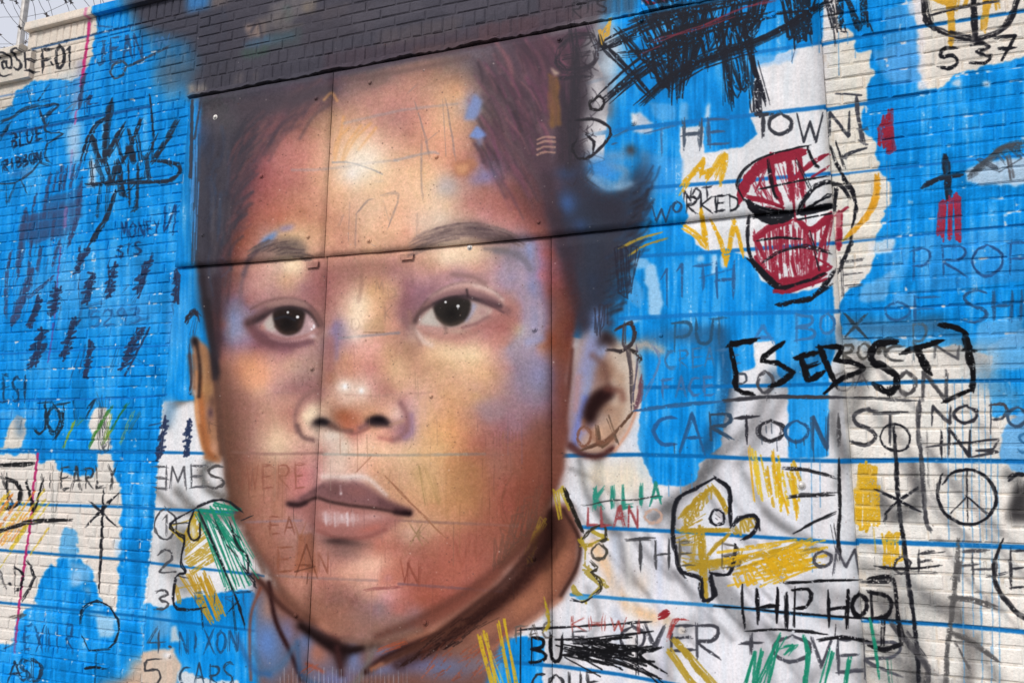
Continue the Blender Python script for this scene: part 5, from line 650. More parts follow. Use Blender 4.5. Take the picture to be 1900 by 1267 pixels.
    for p, w in (('1712 -20 1714 20 1722 46 1762 66 1808 74 1852 60 1876 36 1888 0', 5), ('1806 -20 1806 30 1808 72', 8), ('1722 30 1780 14 1850 2', 4), ('1716 30 1740 58', 5), ('1860 50 1880 20 1890 -20', 3), ('1822 76 1760 76', 3), ('1726 40 1716 -10', 6), ('1850 56 1870 46', 4), ('1760 60 1810 70', 5)): scr(p, w, '212127', 4, 2.4, .92)
    # ---- lower right
    for k in range(26): x = RNG.uniform(1386, 1474); y = 832 + (x - 1386) * .35 + RNG.uniform(-6, 30); stroke([x, y, x + RNG.uniform(4, 16), y + RNG.uniform(40, 80)], RNG.uniform(3, 6), ('d6b024', 'c99e22', 'dcbc3a')[k % 3], .85, .3, sm=False)
    for p in ('1388 830 1398 930', '1432 834 1440 896', '1440 880 1462 950', '1470 884 1478 960'): scr(p, 5, YEL, 2, 1.6)
    hatch('1596 866 1606 862 1620 866', '1592 968 1606 984 1620 960', 16, 5, 'd4a622', 3, .92, .22); hatch('1590 906 1626 904', '1592 962 1624 970', 12, 4.5, 'd4a622', 3, .9, .25); hatch('1642 992 1656 988 1672 992', '1642 1042 1654 1050 1668 1036', 12, 4.5, 'd4a622', 3, .9, .25); scr('1618 980 1622 1025', 3, 'c8a028', 2, 1.5)
    for p, w in (('1450 868 1500 872 1545 884', 3.4), ('1460 922 1500 918 1546 916', 4), ('1474 988 1510 968 1546 952', 4), ('1554 850 1556 930 1554 1000 1558 1030', 6), ('1544 970 1556 1040', 3)): scr(p, w, '222226', 3, 1.6, .95)
    for p, w in (('1660 858 1666 930 1680 1040 1692 1130 1700 1200 1704 1290', 6), ('1624 908 1664 926 1704 948', 4), ('1700 906 1664 930 1642 952', 4), ('1644 950 1642 965', 5)): scr(p, w, BLK, 4, 1.6, .95, .22)
    scr('1746 880 1740 900 1739 925 1752 952 1780 970 1810 972 1836 954 1847 924 1838 896 1815 876 1790 871 1764 878 1748 898', 4.4, BLK, 4, 1.2, .97, .2); scr('1792 876 1794 965', 5, BLK, 3, 1, .97); scr('1793 921 1766 950', 4, BLK, 3, 1, .97); scr('1793 921 1832 954', 4, BLK, 3, 1, .97)
    scr('1872 890 1886 880 1905 880', 5, BLK, 3, 2); poly('1876 910 1910 890 1910 970 1880 965 1868 960', '2c2a2c', .85, soft=5, rough=5)
    text('OF', 1658, 1066, 1740, 1056, 34, 4, '3a3a3e', .9); scr('1626 1050 1680 1054 1740 1050', 4, '222226', 3, 1.6); scr('1660 1064 1740 1062', 3, '222226', 2, 1.6); scr('1710 1028 1752 1024', 3, '3a3a3e', 2, 1.4)
    glyph('F', 1772, 1020, 1830, 1080, 4, '4a4a4e', .85); glyph('H', 1800, 1030, 1850, 1078, 4, '4a4a4e', .8); glyph('E', 1870, 1020, 1905, 1090, 4.4, '333338', .9); scr('1860 1000 1842 1050 1850 1090 1880 1130 1905 1150', 6, '26262a', 4, 1.8, .9); scr('1830 1068 1866 1060', 5, '3a3a40', 2, 2)
    for p, w in (('1778 1000 1774 1060 1766 1130 1758 1200 1754 1290', 7), ('1760 1108 1800 1112 1846 1126', 7), ('1762 1172 1800 1190 1852 1226', 7), ('1772 1190 1798 1240', 6), ('1786 1040 1768 1070', 5), ('1762 1190 1810 1200', 4)): scr(p, w, '5a5858', 4, 2.2, .75, .25)
    scr('1652 1158 1690 1200 1720 1240 1716 1290', 8, '47464a', 4, 3, .8); scr('1680 1170 1716 1216', 6, '47464a', 3, 2, .7)
    # profile in yellow and black
    for p, w in (('1264 958 1290 930 1322 904', 7), ('1322 904 1340 930 1348 952', 6), ('1264 985 1310 984 1352 984', 6), ('1298 975 1302 1040 1306 1110', 9), ('1352 990 1320 1020 1300 1050', 6), ('1276 1050 1330 1042 1382 1032', 8), ('1290 990 1284 1040', 5), ('1270 960 1276 1000', 5), ('1298 920 1280 960', 5)): scr(p, w, OLV, 5, 3.6, .85, .22)
    hatch('1262 968 1262 1000 1270 1040', '1300 930 1304 990 1300 1050', 18, 3, OLV, 4, .75, .3, zig=False); hatch('1270 1046 1340 1040 1376 1026', '1290 1056 1340 1052 1372 1040', 14, 3, OLV, 3, .8)
    hatch('1360 985 1376 966 1398 962', '1366 992 1384 984 1402 972', 12, 4, OLV, 2.4, .88); hatch('1266 960 1300 920 1318 906', '1280 972 1300 950 1320 920', 14, 3, OLV, 3, .8)
    for p in ('1325 886 1290 906 1256 926 1248 970 1248 1000 1256 1036 1264 1060 1298 1072 1300 1098 1306 1114 1326 1104 1318 1076 1320 1062', '1320 1062 1352 1064 1362 1036 1364 1008', '1325 886 1352 906 1354 940 1356 974', '1356 978 1370 962 1398 956 1404 972 1394 990 1376 1000', '1318 1062 1322 1106', '1262 1060 1268 1068', '1400 958 1408 980'): scr(p, 4.6, BLK, 4, 1.6, .97)
    scr('1330 944 1342 954 1340 970 1326 974 1317 962 1322 948 1334 945', 2.6, BLK, 3, 1.2); scr('1328 958 1332 962', 2, BLK, 2, 2); glyph('B', 1336, 1008, 1374, 1052, 3, '4a4640', .8)
    for k in range(40): x = RNG.uniform(1440, 1540); t = RNG.random(); y = 992 + t * 62 + (1540 - x) * .12; stroke([x, y, x - RNG.uniform(50, 110), y + RNG.uniform(10, 34)], RNG.uniform(3, 6), ('d2a41e', 'd8ae2a', 'bb9424')[k % 3], .85, .3, sm=False)
    hatch('1360 1072 1420 1040 1470 1016', '1364 1082 1450 1066 1500 1040', 20, 5, 'd6a622', 4, .88, .25)
    # small yellow face against the jaw
    hatch('1030 912 1044 904', '1040 960 1054 944', 9, 3, 'b09a30', 3, .85); scr('1046 905 1060 940 1080 985', 5, '24221f', 3, 1.6); hatch('1078 1000 1100 984', '1086 1014 1124 996', 10, 4, 'a8922c', 2.4, .88); scr('1082 998 1100 980 1122 976 1124 1000 1112 1004', 3.4, '3a362c', 3, 1.6); hatch('1082 1012 1088 1050', '1096 1010 1096 1056', 12, 3, 'a08830', 3, .8); hatch('1062 1090 1086 1060', '1086 1114 1118 1084', 14, 4, 'a08c34', 4, .85); scr('1118 1010 1126 1024 1118 1036 1104 1034', 2.6, '3a362c', 2, 1.4); scr('1096 1040 1108 1054 1098 1060 1110 1072 1116 1090 1106 1100', 2.6, '3a362c', 3, 1.8); blob(1080, 1108, 12, 4, '4aa0d8', .9, hard=2); scr('1060 1110 1080 1116 1096 1108', 2.4, BLK, 2, 1.4)
    text('KILIA', 1100, 944, 1232, 934, 40, 5.5, '2f8a78', .85, 3, 1.6); scr('1080 938 1130 928 1180 926 1224 918', 2, '3a3a3a', 2, 1, .8); text('LLAN', 1088, 974, 1190, 976, 34, 4.4, '96464a', .8, 2, 1.6); glyph('O', 1196, 944, 1228, 970, 4, 'c0a090', .7, 3)
    glyph('O', 1098, 1008, 1126, 1038, 3, '4a4640', .85); glyph('T', 1164, 998, 1210, 1054, 5, '46464a', .92, 3); glyph('H', 1214, 1000, 1244, 1054, 4, '46464a', .9); glyph('E', 1258, 1004, 1284, 1048, 4, '55524a', .8); glyph('O', 1508, 1022, 1542, 1052, 4.4, '46464e', .9); glyph('M', 1544, 1018, 1592, 1066, 4.6, '4a4a52', .9); scr('1488 1020 1514 1016', 4, '5a584c', 2, 1.4, .8)
    for ch, x0, y0, x1, y1 in (('O', 1150, 1160, 1196, 1204), ('V', 1198, 1160, 1232, 1200), ('E', 1240, 1160, 1288, 1206), ('R', 1288, 1158, 1336, 1220), ('+', 1372, 1174, 1412, 1212)): glyph(ch, x0, y0, x1, y1, 5, '42424a', .9, 3, 1.4)
    for ch, x0, y0, x1, y1 in (('O', 1432, 1178, 1504, 1226), ('V', 1506, 1184, 1542, 1234), ('E', 1548, 1184, 1602, 1246), ('R', 1594, 1190, 1676, 1256)): glyph(ch, x0, y0, x1, y1, 5, '4a4b54', .9, 3, 1.6)
    for ch, x0, y0, x1, y1 in (('H', 1402, 1092, 1444, 1152), ('I', 1450, 1100, 1466, 1164), ('P', 1468, 1090, 1506, 1158), ('H', 1532, 1094, 1574, 1160), ('O', 1580, 1100, 1608, 1142), ('D', 1610, 1096, 1656, 1148)): glyph(ch, x0, y0, x1, y1, 5.6, '17171b', .96, 4, 1.6)
    for p, w in (('1322 1122 1400 1128 1450 1134 1560 1144 1700 1154', 3.4), ('1450 1082 1520 1078 1596 1076', 4), ('1604 1078 1630 1072 1656 1076 1662 1130 1668 1192', 5), ('1376 1086 1377 1130 1382 1162', 4), ('1384 1170 1450 1166 1532 1176', 3.4), ('1518 1186 1560 1180 1612 1188', 5), ('1612 1196 1640 1204 1672 1194', 8), ('1640 1150 1638 1192', 8), ('1600 1080 1650 1080', 8), ('1550 1160 1548 1180', 3), ('1660 1120 1676 1180', 4)): scr(p, w, '19191d', 3, 1.6, .95, .22)
    scr('964 1166 1040 1162 1120 1158 1206 1152', 2.8, '222226', 3, 1.4); scr('966 1166 966 1290', 3, '1c1c20', 3, 1.4); glyph('B', 984, 1180, 1014, 1228, 4.6, '17171a', .95, 3); glyph('U', 1020, 1176, 1044, 1226, 4.4, '17171a', .95, 3); scr('1180 1180 1182 1246', 5, '17171a', 3, 1.5); scr('1228 1200 1184 1214 1232 1246', 4.4, '17171a', 3, 1.6)
    for k in range(46): x = RNG.uniform(1030, 1120); y = RNG.uniform(1180, 1222); stroke([x, y, x + RNG.uniform(40, 120), y + RNG.uniform(-16, 42)], RNG.uniform(2.5, 4.5), '151518', .92, .2, sm=False)
    scr('1060 1210 1140 1222 1200 1250 1230 1272', 3, '19191d', 3, 4); text('FAC', 955, 1190, 1030, 1180, 30, 2.6, '5a5450', .7); glyph('E', 1060, 1170, 1090, 1190, 3, '3f3f44', .8); text('COUE', 988, 1284, 1120, 1284, 36, 3.4, '2c2c30', .9)
    text('KHWI', 1056, 1168, 1210, 1172, 26, 2.6, 'a04a44', .75, 2, 2.4); scr('1222 1142 1236 1134 1238 1140 1224 1146', 5, '8f2a30', 4, 2); scr('1238 1186 1252 1150 1272 1150', 3, 'a03a38', 3, 2.4, .85); blob(1264, 1168, 7, 7, 'd8d0c8', .9, hard=2)
    hatch('890 1176 898 1172', '920 1290 930 1290', 7, 3.4, 'c4a42c', 3, .9, zig=False); hatch('926 1150 936 1148', '950 1290 962 1290', 7, 3.4, 'c4a42c', 3, .9, zig=False); scr('900 1180 935 1270', 3, 'c8b04a', 3, 5, .7); hatch('1240 1206 1256 1192', '1300 1290 1340 1290', 18, 4, 'b0953a', 4, .88, zig=False); scr('1246 1182 1270 1210 1300 1250', 5, 'a88e34', 4, 4); scr('1012 1110 1020 1150 1014 1165', 4, 'b8a030', 3, 3, .8)
    hatch('1398 1212 1408 1206', '1378 1280 1396 1285', 7, 4, GRN, 3, .9, zig=False); hatch('1450 1178 1440 1190', '1404 1268 1420 1272', 8, 4, GRN, 3, .88, zig=False); scr('1490 1180 1498 1215 1488 1290', 5, GRN, 4, 2.6); scr('1450 1200 1472 1196 1456 1212', 4, GRN, 3, 3); hatch('1540 1210 1576 1222', '1520 1290 1566 1290', 12, 3.6, GRN, 4, .88, zig=False); scr('1612 1148 1622 1200 1630 1255', 5, GRN, 3, 2, .9); scr('1646 1225 1652 1285', 4, '2a6a5a', 3, 2, .8)
def runs():                                  # thin runs and overspray specks
    for i in range(70):
        x = RNG.uniform(430, 1040); y = RNG.uniform(760, 1110); L = RNG.uniform(20, 90); X, Y = int(x) + OX, int(y) + OY
        stroke([x, y, x + RNG.normal(0, 1), y + L], RNG.uniform(.9, 1.7), CAN[Y, X] * .8, .5, sm=False)
    for i in range(1500):
        x, y = (RNG.uniform(360, 1220), RNG.uniform(70, 1240)) if i % 3 else (RNG.uniform(1060, 1900), RNG.uniform(560, 1260)); r = RNG.uniform(.5, 1.5)
        blob(x, y, r, r, ('3a2c2c', '4a4448', 'e8dcd2', '6b4a44', '2b2a30')[i % 5], RNG.uniform(.15, .5), hard=2)
def paint_mural():
    global PRE
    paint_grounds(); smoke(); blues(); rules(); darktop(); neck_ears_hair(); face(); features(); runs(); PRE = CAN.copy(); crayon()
    fn = RNG.normal(0, .018, (CH, CW)).astype(np.float32)          # fine spray grain
    CAN[:] *= (1 + (NF - .5) * .09 + (NL - .5) * .05 + fn)[..., None]
    np.clip(CAN, 0, 1, out=CAN)
# ---------------------------------------------------------------- layout of the wall (metres)
XL, XR = -3.379, 0.5376                                   # edges of the old gateway, closed with sheets
ZT = 3.957                                                # top of the sheets
ZS = 2.768                                                # seam between upper and lower sheets
J1, J2, J3 = -2.255, -2.2357, -0.849                      # upright joints of the sheets
CO, Z0 = 0.0682, 0.9115 - 13 * 0.0682                     # course height, lowest bed
WX0, WX1 = -8.4, 4.2
ROW0, ROWT = 4.637, 4.782                                 # brick-on-edge row under the coping
BRICKS = []                                               # x0, x1, z0, z1
def course(xa, xb, z0, z1, k, header=False):
    pit = 0.1025 if header else 0.205
    x = math.floor(xa / 0.205) * 0.205 - (0.1025 if k % 2 else 0.0) + (0.051 if header else 0)
    while x < xb:
        a, b = max(x, xa), min(x + pit, xb)
        if b - a > 0.03: BRICKS.append((a + .004 + random.uniform(-.002, .002), b - .004 + random.uniform(-.002, .002), z0 + .004, z1 - .004))
        x += pit
def edge_row(xa, xb, z0, z1, off=0.0):
    x = xa + off
    while x < xb - .03:
        w = 0.0685 + random.uniform(-.004, .004); b = min(x + w, xb)
        BRICKS.append((x + .0035, b - .0035, z0 + .004 + random.uniform(-.003, .003), z1 - .004)); x += w
for k in range(0, 80):
    z0 = Z0 + k * CO; z1 = z0 + CO
    if z0 > ROW0 - .04: break
    z1 = min(z1, ROW0)
    h = k % 6 == 3
    course(WX0, XL, z0, z1, k, h); course(XR, WX1, z0, z1, k, h)
edge_row(XL - .03, XR + .03, 4.004, 4.106); edge_row(XL - .03, XR + .03, 4.106, 4.206, .03)
BRICKS = [b for b in BRICKS if not (b[2] > 3.9 and b[3] < 4.2 and b[1] - b[0] > .08 and (XL - .03 < b[1] - .02 < XR or XL < b[0] + .02 < XR + .03))]
nb = 6; hz = (ROW0 - 4.206) / nb
for k in range(nb): course(XL + .004, XR - .004, 4.206 + k * hz, 4.206 + (k + 1) * hz, k)
edge_row(-5.0, WX1, ROW0, ROWT)
# ---------------------------------------------------------------- paint the mural and lay it out in wall metres
paint_mural()
TX0, TX1, TZ0, TZ1, TPM = -6.6, 2.3, -0.05, 5.2, 340
TW, TH = int((TX1 - TX0) * TPM), int((TZ1 - TZ0) * TPM)
gx = TX0 + (np.arange(TW) + .5) / TPM; gz = TZ0 + (np.arange(TH) + .5) / TPM
PX, PY = SURVEY(gx[None, :], gz[:, None])
def fold(v, lo, hi):
    L = hi - lo; v = np.mod(v - lo, 2 * L); return lo + np.where(v > L, 2 * L - v, v)
OUT = (PX < -OX + 4) | (PX > CW - OX - 6) | (PY < -OY + 4) | (PY > CH - OY - 6)
PX = fold(PX + OX, 4, CW - 6); PY = fold(PY + OY, 4, CH - 6)
ix, iy = PX.astype(np.int32), PY.astype(np.int32); fx = (PX - ix)[..., None].astype(np.float32); fy = (PY - iy)[..., None].astype(np.float32)
TEX = (CAN[iy, ix] * (1 - fx) + CAN[iy, ix + 1] * fx) * (1 - fy) + (CAN[iy + 1, ix] * (1 - fx) + CAN[iy + 1, ix + 1] * fx) * fy
def lay(A): return (A[iy, ix] * (1 - fx) + A[iy, ix + 1] * fx) * (1 - fy) + (A[iy + 1, ix] * (1 - fx) + A[iy + 1, ix + 1] * fx) * fy
TEX[OUT] = lay(PRE)[OUT]
# mortar the brush skipped stays pale under blue, sandy under white
JM = np.ones((TH, TW), np.float32)
for a, b, c, d in BRICKS:
    i0, i1, k0, k1 = int((a - TX0) * TPM + .5), int((b - TX0) * TPM + .5), int((c - TZ0) * TPM + .5), int((d - TZ0) * TPM + .5)
    if i1 > 0 and k1 > 0: JM[max(0, k0):k1, max(0, i0):i1] = 0
JM[:, int((XL - TX0) * TPM):int((XR - TX0) * TPM)] *= (gz > ZT)[:, None]
JM[(gz > ROWT)] = 0; JM[int((4.36 - TZ0) * TPM):, :int((-4.93 - TX0) * TPM)] = 0
jq = (blur(JM, .9) * (.35 + .9 * vnoise(TH, TW, 6, 4)))[..., None]; TEX += (lay(PRE) - TEX) * np.clip(jq * .45, 0, .4)     # crayon skips the joints
jn = vnoise(TH, TW, 26, 12) * .55 + vnoise(TH, TW, 7, 5) * .45; jw = blur(JM, 1.6)
isb = np.clip((TEX[..., 2] - TEX[..., 0] - .35) * 5, 0, 1)
m = np.clip((jn - .70) * 9, 0, 1) * np.clip(jw * 1.6, 0, 1) * isb
jn2 = vnoise(TH, TW, 12, 30) * .5 + vnoise(TH, TW, 5, 8) * .5
m = np.maximum(m, np.clip((jn2 - .86) * 9, 0, 1) * isb * (JM.max(1) > 0)[:, None] * (((gx < XL) | (gx > XR))[None]) * .8)
TEX += (hx('d9dee4') - TEX) * (m * .9)[..., None]
whi = np.clip((TEX.min(2) - .6) * 5, 0, 1)
TEX += (hx('b9a184') - TEX) * (np.clip((jn2 - .36) * 4, 0, 1) * JM * whi * .25 * (gx > XR)[None])[..., None]
img = bpy.data.images.new('mural_paint', TW, TH, alpha=False)
buf = np.ones((TH, TW, 4), np.float32); buf[..., :3] = np.clip(TEX * 1.006 - .006, 0, 1)
img.pixels.foreach_set(buf.ravel()); img.update(); img.pack()

# ---------------------------------------------------------------- materials
def principled(name, rough=.7, spec=.05):
    m = bpy.data.materials.new(name); m.use_nodes = True; b = m.node_tree.nodes['Principled BSDF']
    b.inputs['Roughness'].default_value = rough; b.inputs['Specular IOR Level'].default_value = spec
    return m, m.node_tree, b
def bump(t, b, scale, strength, dist, detail=6, vec=None):
    n = t.nodes.new('ShaderNodeTexNoise'); n.inputs['Scale'].default_value = scale; n.inputs['Detail'].default_value = detail
    g = t.nodes.new('ShaderNodeTexCoord') if vec is None else None
    p = t.nodes.new('ShaderNodeNewGeometry'); t.links.new(p.outputs['Position'], n.inputs['Vector'])
    k = t.nodes.new('ShaderNodeBump'); k.inputs['Strength'].default_value = strength; k.inputs['Distance'].default_value = dist
    t.links.new(n.outputs['Fac'], k.inputs['Height']); t.links.new(k.outputs['Normal'], b.inputs['Normal'])
    return n, k
def mural_material(name, rough, bscale, bstr, bdist, spec=.05):
    m, t, b = principled(name, rough, spec)
    geo = t.nodes.new('ShaderNodeNewGeometry'); sep = t.nodes.new('ShaderNodeSeparateXYZ'); t.links.new(geo.outputs['Position'], sep.inputs[0])
    comb = t.nodes.new('ShaderNodeCombineXYZ')
    for ax, lo, ln, i in (('X', TX0, TX1 - TX0, 0), ('Z', TZ0, TZ1 - TZ0, 1)):
        r = t.nodes.new('ShaderNodeMapRange'); r.clamp = False; r.inputs[1].default_value = lo; r.inputs[2].default_value = lo + ln
        t.links.new(sep.outputs[ax], r.inputs[0]); t.links.new(r.outputs[0], comb.inputs[i])
    tx = t.nodes.new('ShaderNodeTexImage'); tx.image = img; tx.extension = 'MIRROR'; tx.interpolation = 'Linear'
    t.links.new(comb.outputs[0], tx.inputs['Vector'])
    hs = t.nodes.new('ShaderNodeMix'); hs.data_type = 'RGBA'; hs.blend_type = 'MULTIPLY'; hs.inputs[0].default_value = 1.0
    no = t.nodes.new('ShaderNodeTexNoise'); no.inputs['Scale'].default_value = 90; no.inputs['Detail'].default_value = 5
    t.links.new(geo.outputs['Position'], no.inputs['Vector'])
    rmp = t.nodes.new('ShaderNodeMapRange'); rmp.inputs[1].default_value = .3; rmp.inputs[2].default_value = .7; rmp.inputs[3].default_value = .84; rmp.inputs[4].default_value = .98
    t.links.new(no.outputs['Fac'], rmp.inputs[0])
    t.links.new(tx.outputs[0], hs.inputs[6]); t.links.new(rmp.outputs[0], hs.inputs[7]); t.links.new(hs.outputs[2], b.inputs['Base Color'])
    _, k1 = bump(t, b, bscale, bstr, bdist)
    n2 = t.nodes.new('ShaderNodeTexNoise'); n2.inputs['Scale'].default_value = bscale * .22; n2.inputs['Detail'].default_value = 3; t.links.new(geo.outputs['Position'], n2.inputs['Vector'])
    k2 = t.nodes.new('ShaderNodeBump'); k2.inputs['Strength'].default_value = bstr * .9; k2.inputs['Distance'].default_value = bdist * 2.2
    t.links.new(n2.outputs['Fac'], k2.inputs['Height']); t.links.new(k1.outputs['Normal'], k2.inputs['Normal']); t.links.new(k2.outputs['Normal'], b.inputs['Normal'])
    rr = t.nodes.new('ShaderNodeMapRange'); rr.inputs[3].default_value = rough - .12; rr.inputs[4].default_value = rough + .12
    t.links.new(no.outputs['Fac'], rr.inputs[0]); t.links.new(rr.outputs[0], b.inputs['Roughness'])
    return m
M_BRICK = mural_material('painted_brick', .74, 130, .55, .004, .04)
M_SHEET = mural_material('painted_sheet_metal', .55, 34, .4, .003, .035)
M_BOLT = mural_material('painted_bolt', .5, 200, .3, .001)
def plain(name, col, rough=.8, metal=0., var=.15, scale=12, bs=.3, bd=.004):
    m, t, b = principled(name, rough); b.inputs['Metallic'].default_value = metal
    n, k = bump(t, b, scale * 8, bs, bd); q = t.nodes.new('ShaderNodeTexNoise'); q.inputs['Scale'].default_value = scale; q.inputs['Detail'].default_value = 6
    p = t.nodes.new('ShaderNodeNewGeometry'); t.links.new(p.outputs['Position'], q.inputs['Vector'])
    r = t.nodes.new('ShaderNodeValToRGB'); c = np.array(col)
    r.color_ramp.elements[0].position = .3; r.color_ramp.elements[1].position = .7
    r.color_ramp.elements[0].color = (*np.clip(c * (1 - var), 0, 1), 1); r.color_ramp.elements[1].color = (*np.clip(c * (1 + var), 0, 1), 1)
    t.links.new(q.outputs['Fac'], r.inputs[0]); t.links.new(r.outputs[0], b.inputs['Base Color'])
    return m
M_CONC = plain('pavement_concrete', (.30, .29, .27), .9, 0, .18, 5)
M_ROAD = plain('asphalt', (.05, .05, .052), .9, 0, .25, 8)
M_STEEL = plain('galvanised_steel', (.50, .48, .46), .5, .5, .25, 20, .2, .001)
M_WIRE = plain('weathered_wire', (.20, .19, .20), .5, .7, .3, 40, .1, .001)

# ---------------------------------------------------------------- helpers
def obj(name, me, mat, parent=None):
    o = bpy.data.objects.new(name, me); COL.objects.link(o)
    if mat and not me.materials: me.materials.append(mat)
    if parent: o.parent = parent
    return o
def tag(o, label, cat, group=None):
    o['label'] = label; o['category'] = cat
    if group: o['group'] = group
    return o
def mesh(name, v, f):
    me = bpy.data.meshes.new(name); me.from_pydata([tuple(p) for p in v], [], f); me.update(); return me
def boxmesh(name, x0, x1, y0, y1, z0, z1):
    v = [(x, y, z) for x in (x0, x1) for y in (y0, y1) for z in (z0, z1)]
    return mesh(name, v, [(0, 1, 3, 2), (4, 6, 7, 5), (0, 4, 5, 1), (2, 3, 7, 6), (0, 2, 6, 4), (1, 5, 7, 3)])
def tube(v, f, pts, r, n=6):
    b0 = len(v); pts = [Vector(p) for p in pts]
    for i, p in enumerate(pts):
        d = (pts[min(i + 1, len(pts) - 1)] - pts[max(i - 1, 0)]).normalized()
        a = d.orthogonal().normalized() if abs(d.z) > .95 else d.cross(Vector((0, 0, 1))).normalized(); c = d.cross(a)
        for k in range(n):
            t = 2 * math.pi * k / n; v.append(tuple(p + a * (r * math.cos(t)) + c * (r * math.sin(t))))
    for i in range(len(pts) - 1):
        for k in range(n): f.append((b0 + i * n + k, b0 + i * n + (k + 1) % n, b0 + (i + 1) * n + (k + 1) % n, b0 + (i + 1) * n + k))
    f.append(tuple(b0 + k for k in reversed(range(n)))); f.append(tuple(b0 + (len(pts) - 1) * n + k for k in range(n)))

# ---------------------------------------------------------------- ground
g = obj('ground', mesh('ground', [(-150, -150, -.13), (150, -150, -.13), (150, 150, -.13), (-150, 150, -.13)], [(0, 1, 2, 3)]), M_ROAD); g['kind'] = 'structure'
bm = boxmesh('pavement', WX0 - 8, WX1 + 8, -4.6, .35, -.14, 0.0); pv = obj('pavement', bm, M_CONC); pv['kind'] = 'structure'

# ---------------------------------------------------------------- brick wall
wall = bpy.data.objects.new('brick_wall', None); COL.objects.link(wall)
tag(wall, 'brick wall with sandy coping, its bricks painted blue, white and black around the sheets', 'wall')
MD = .0046
vs, fs = [], []
def addbox(x0, x1, y0, y1, z0, z1):
    b = len(vs); vs.extend((x, y, z) for x in (x0, x1) for y in (y0, y1) for z in (z0, z1))
    fs.extend(tuple(b + i for i in q) for q in ((0, 1, 3, 2), (4, 6, 7, 5), (0, 4, 5, 1), (2, 3, 7, 6), (0, 2, 6, 4), (1, 5, 7, 3)))
STEPX = -5.03
addbox(WX0, STEPX, MD, .32, -.1, 4.60); addbox(STEPX, WX1, MD, .32, -.1, ROWT - .002)
obj('mortar', mesh('mortar', vs, fs), M_BRICK, wall)
def brick_geo(w, h, seed, out=0.):
    r = random.Random(seed); e = .006; d = .03
    j = lambda s=.0022: r.uniform(-s, s)
    x0, x1, z0, z1 = -w / 2, w / 2, -h / 2, h / 2
    ring = [(x0, z0), (x1, z0), (x1, z1), (x0, z1)]
    v = [(x, d, z) for x, z in ring] + [(x + j(), (.0042 + j(.001)), z + j()) for x, z in ring]
    c = e + .0015
    v += [(x + (c if x < 0 else -c) + j(), j(.001), z + (e if z < 0 else -e) + j()) for x, z in ring]
    n = len(v); v.append((j(.01), -.0012 + j(.0008), j(.004)))
    f = []
    for a in (0, 4): f += [(a + i, a + (i + 1) % 4, a + 4 + (i + 1) % 4, a + 4 + i) for i in range(4)]
    f += [(8 + i, 8 + (i + 1) % 4, n) for i in range(4)]
    return v, f
vis = []
BRICKS = [b for b in BRICKS if not (b[1] < -4.95 and b[3] > 4.36)]
for i, (a, b, c, d) in enumerate(BRICKS):
    q = [SURVEY(x, z) for x, z in ((a, c), (b, c), (b, d), (a, d))]
    xs, ys = [p[0] for p in q], [p[1] for p in q]
    ins = max(xs) > 5 and min(xs) < SW - 5 and max(ys) > 5 and min(ys) < SH - 5
    ar = (min(max(xs), SW) - max(min(xs), 0)) * (min(max(ys), SH) - max(min(ys), 0)) if ins else 0
    vis.append((ar, i))
TOP = {i for ar, i in sorted(vis, reverse=True)[:300] if ar > 0}
cache = {}
vs, fs = [], []
for i, (a, b, c, d) in enumerate(BRICKS):
    cx, cz = (a + b) / 2, (c + d) / 2; out = random.gauss(0, .0016)
    if i in TOP:
        key = (round((b - a) / .006), round((d - c) / .004), random.randrange(6))
        if key not in cache:
            v, f = brick_geo(key[0] * .006, key[1] * .004, hash(key) % 9999); cache[key] = mesh('brick', v, f)
        o = obj('brick', cache[key], M_BRICK, wall); o.location = (cx, out, cz); o.rotation_euler = (random.uniform(-.012, .012), random.uniform(-.009, .009), random.uniform(-.012, .012))
    else:
        v, f = brick_geo(b - a, d - c, i); k = len(vs); t = random.uniform(-.02, .02); s = random.uniform(-.012, .012)
        vs.extend((x + cx, y + out + z * t + x * s, z + cz) for x, y, z in v); fs.extend(tuple(k + n for n in q) for q in f)
o = obj('bricks', mesh('bricks', vs, fs), M_BRICK, wall); o['kind'] = 'stuff'
def coping(x0, x1, z0, z1, y0):
    prof = [(y0, z0), (y0 - .004, z0 + .012), (y0, z1 - .02), (y0 + .02, z1), (.34, z1), (.34, z0)]
    n = len(prof); v = [(x, y + random.uniform(-.001, .001), z) for x in (x0, x1) for y, z in prof]
    f = [(i, (i + 1) % n, n + (i + 1) % n, n + i) for i in range(n)] + [tuple(reversed(range(n))), tuple(range(n, 2 * n))]
    obj('coping', mesh('coping', v, f), M_BRICK, wall)
x = STEPX
while x < WX1: coping(x, min(x + 1.35, WX1) - .003, ROWT, ROWT + .085, -.035); x += 1.35
coping(WX0, STEPX - .002, 4.60, 4.672, -.055)
# stub of projecting masonry below the lower coping, end block of the upper step
xs_, zs_ = WALL(74, 112, -.03); 
obj('corbel', boxmesh('corbel', WX0, -4.93, -.03, .02, 4.385, 4.598), M_BRICK, wall)
# ragged bearing strip over the gateway
n = 160; v = []; f = []
for i in range(n + 1):
    x = XL - .02 + (XR - XL + .04) * i / n; a = 3.972 + random.uniform(-.006, .006) + .006 * math.sin(i * .31); b = 4.004 + random.uniform(-.007, .003)
    v += [(x, .004, a), (x, -.026 + random.uniform(-.004, .004), a + .004), (x, -.022 + random.uniform(-.003, .003), b), (x, .004, b + .004)]
for i in range(n):
    for k in range(3): f.append((4 * i + k, 4 * i + 4 + k, 4 * i + 5 + k, 4 * i + 1 + k))
obj('lintel_strip', mesh('lintel_strip', v, f), M_BRICK, wall)

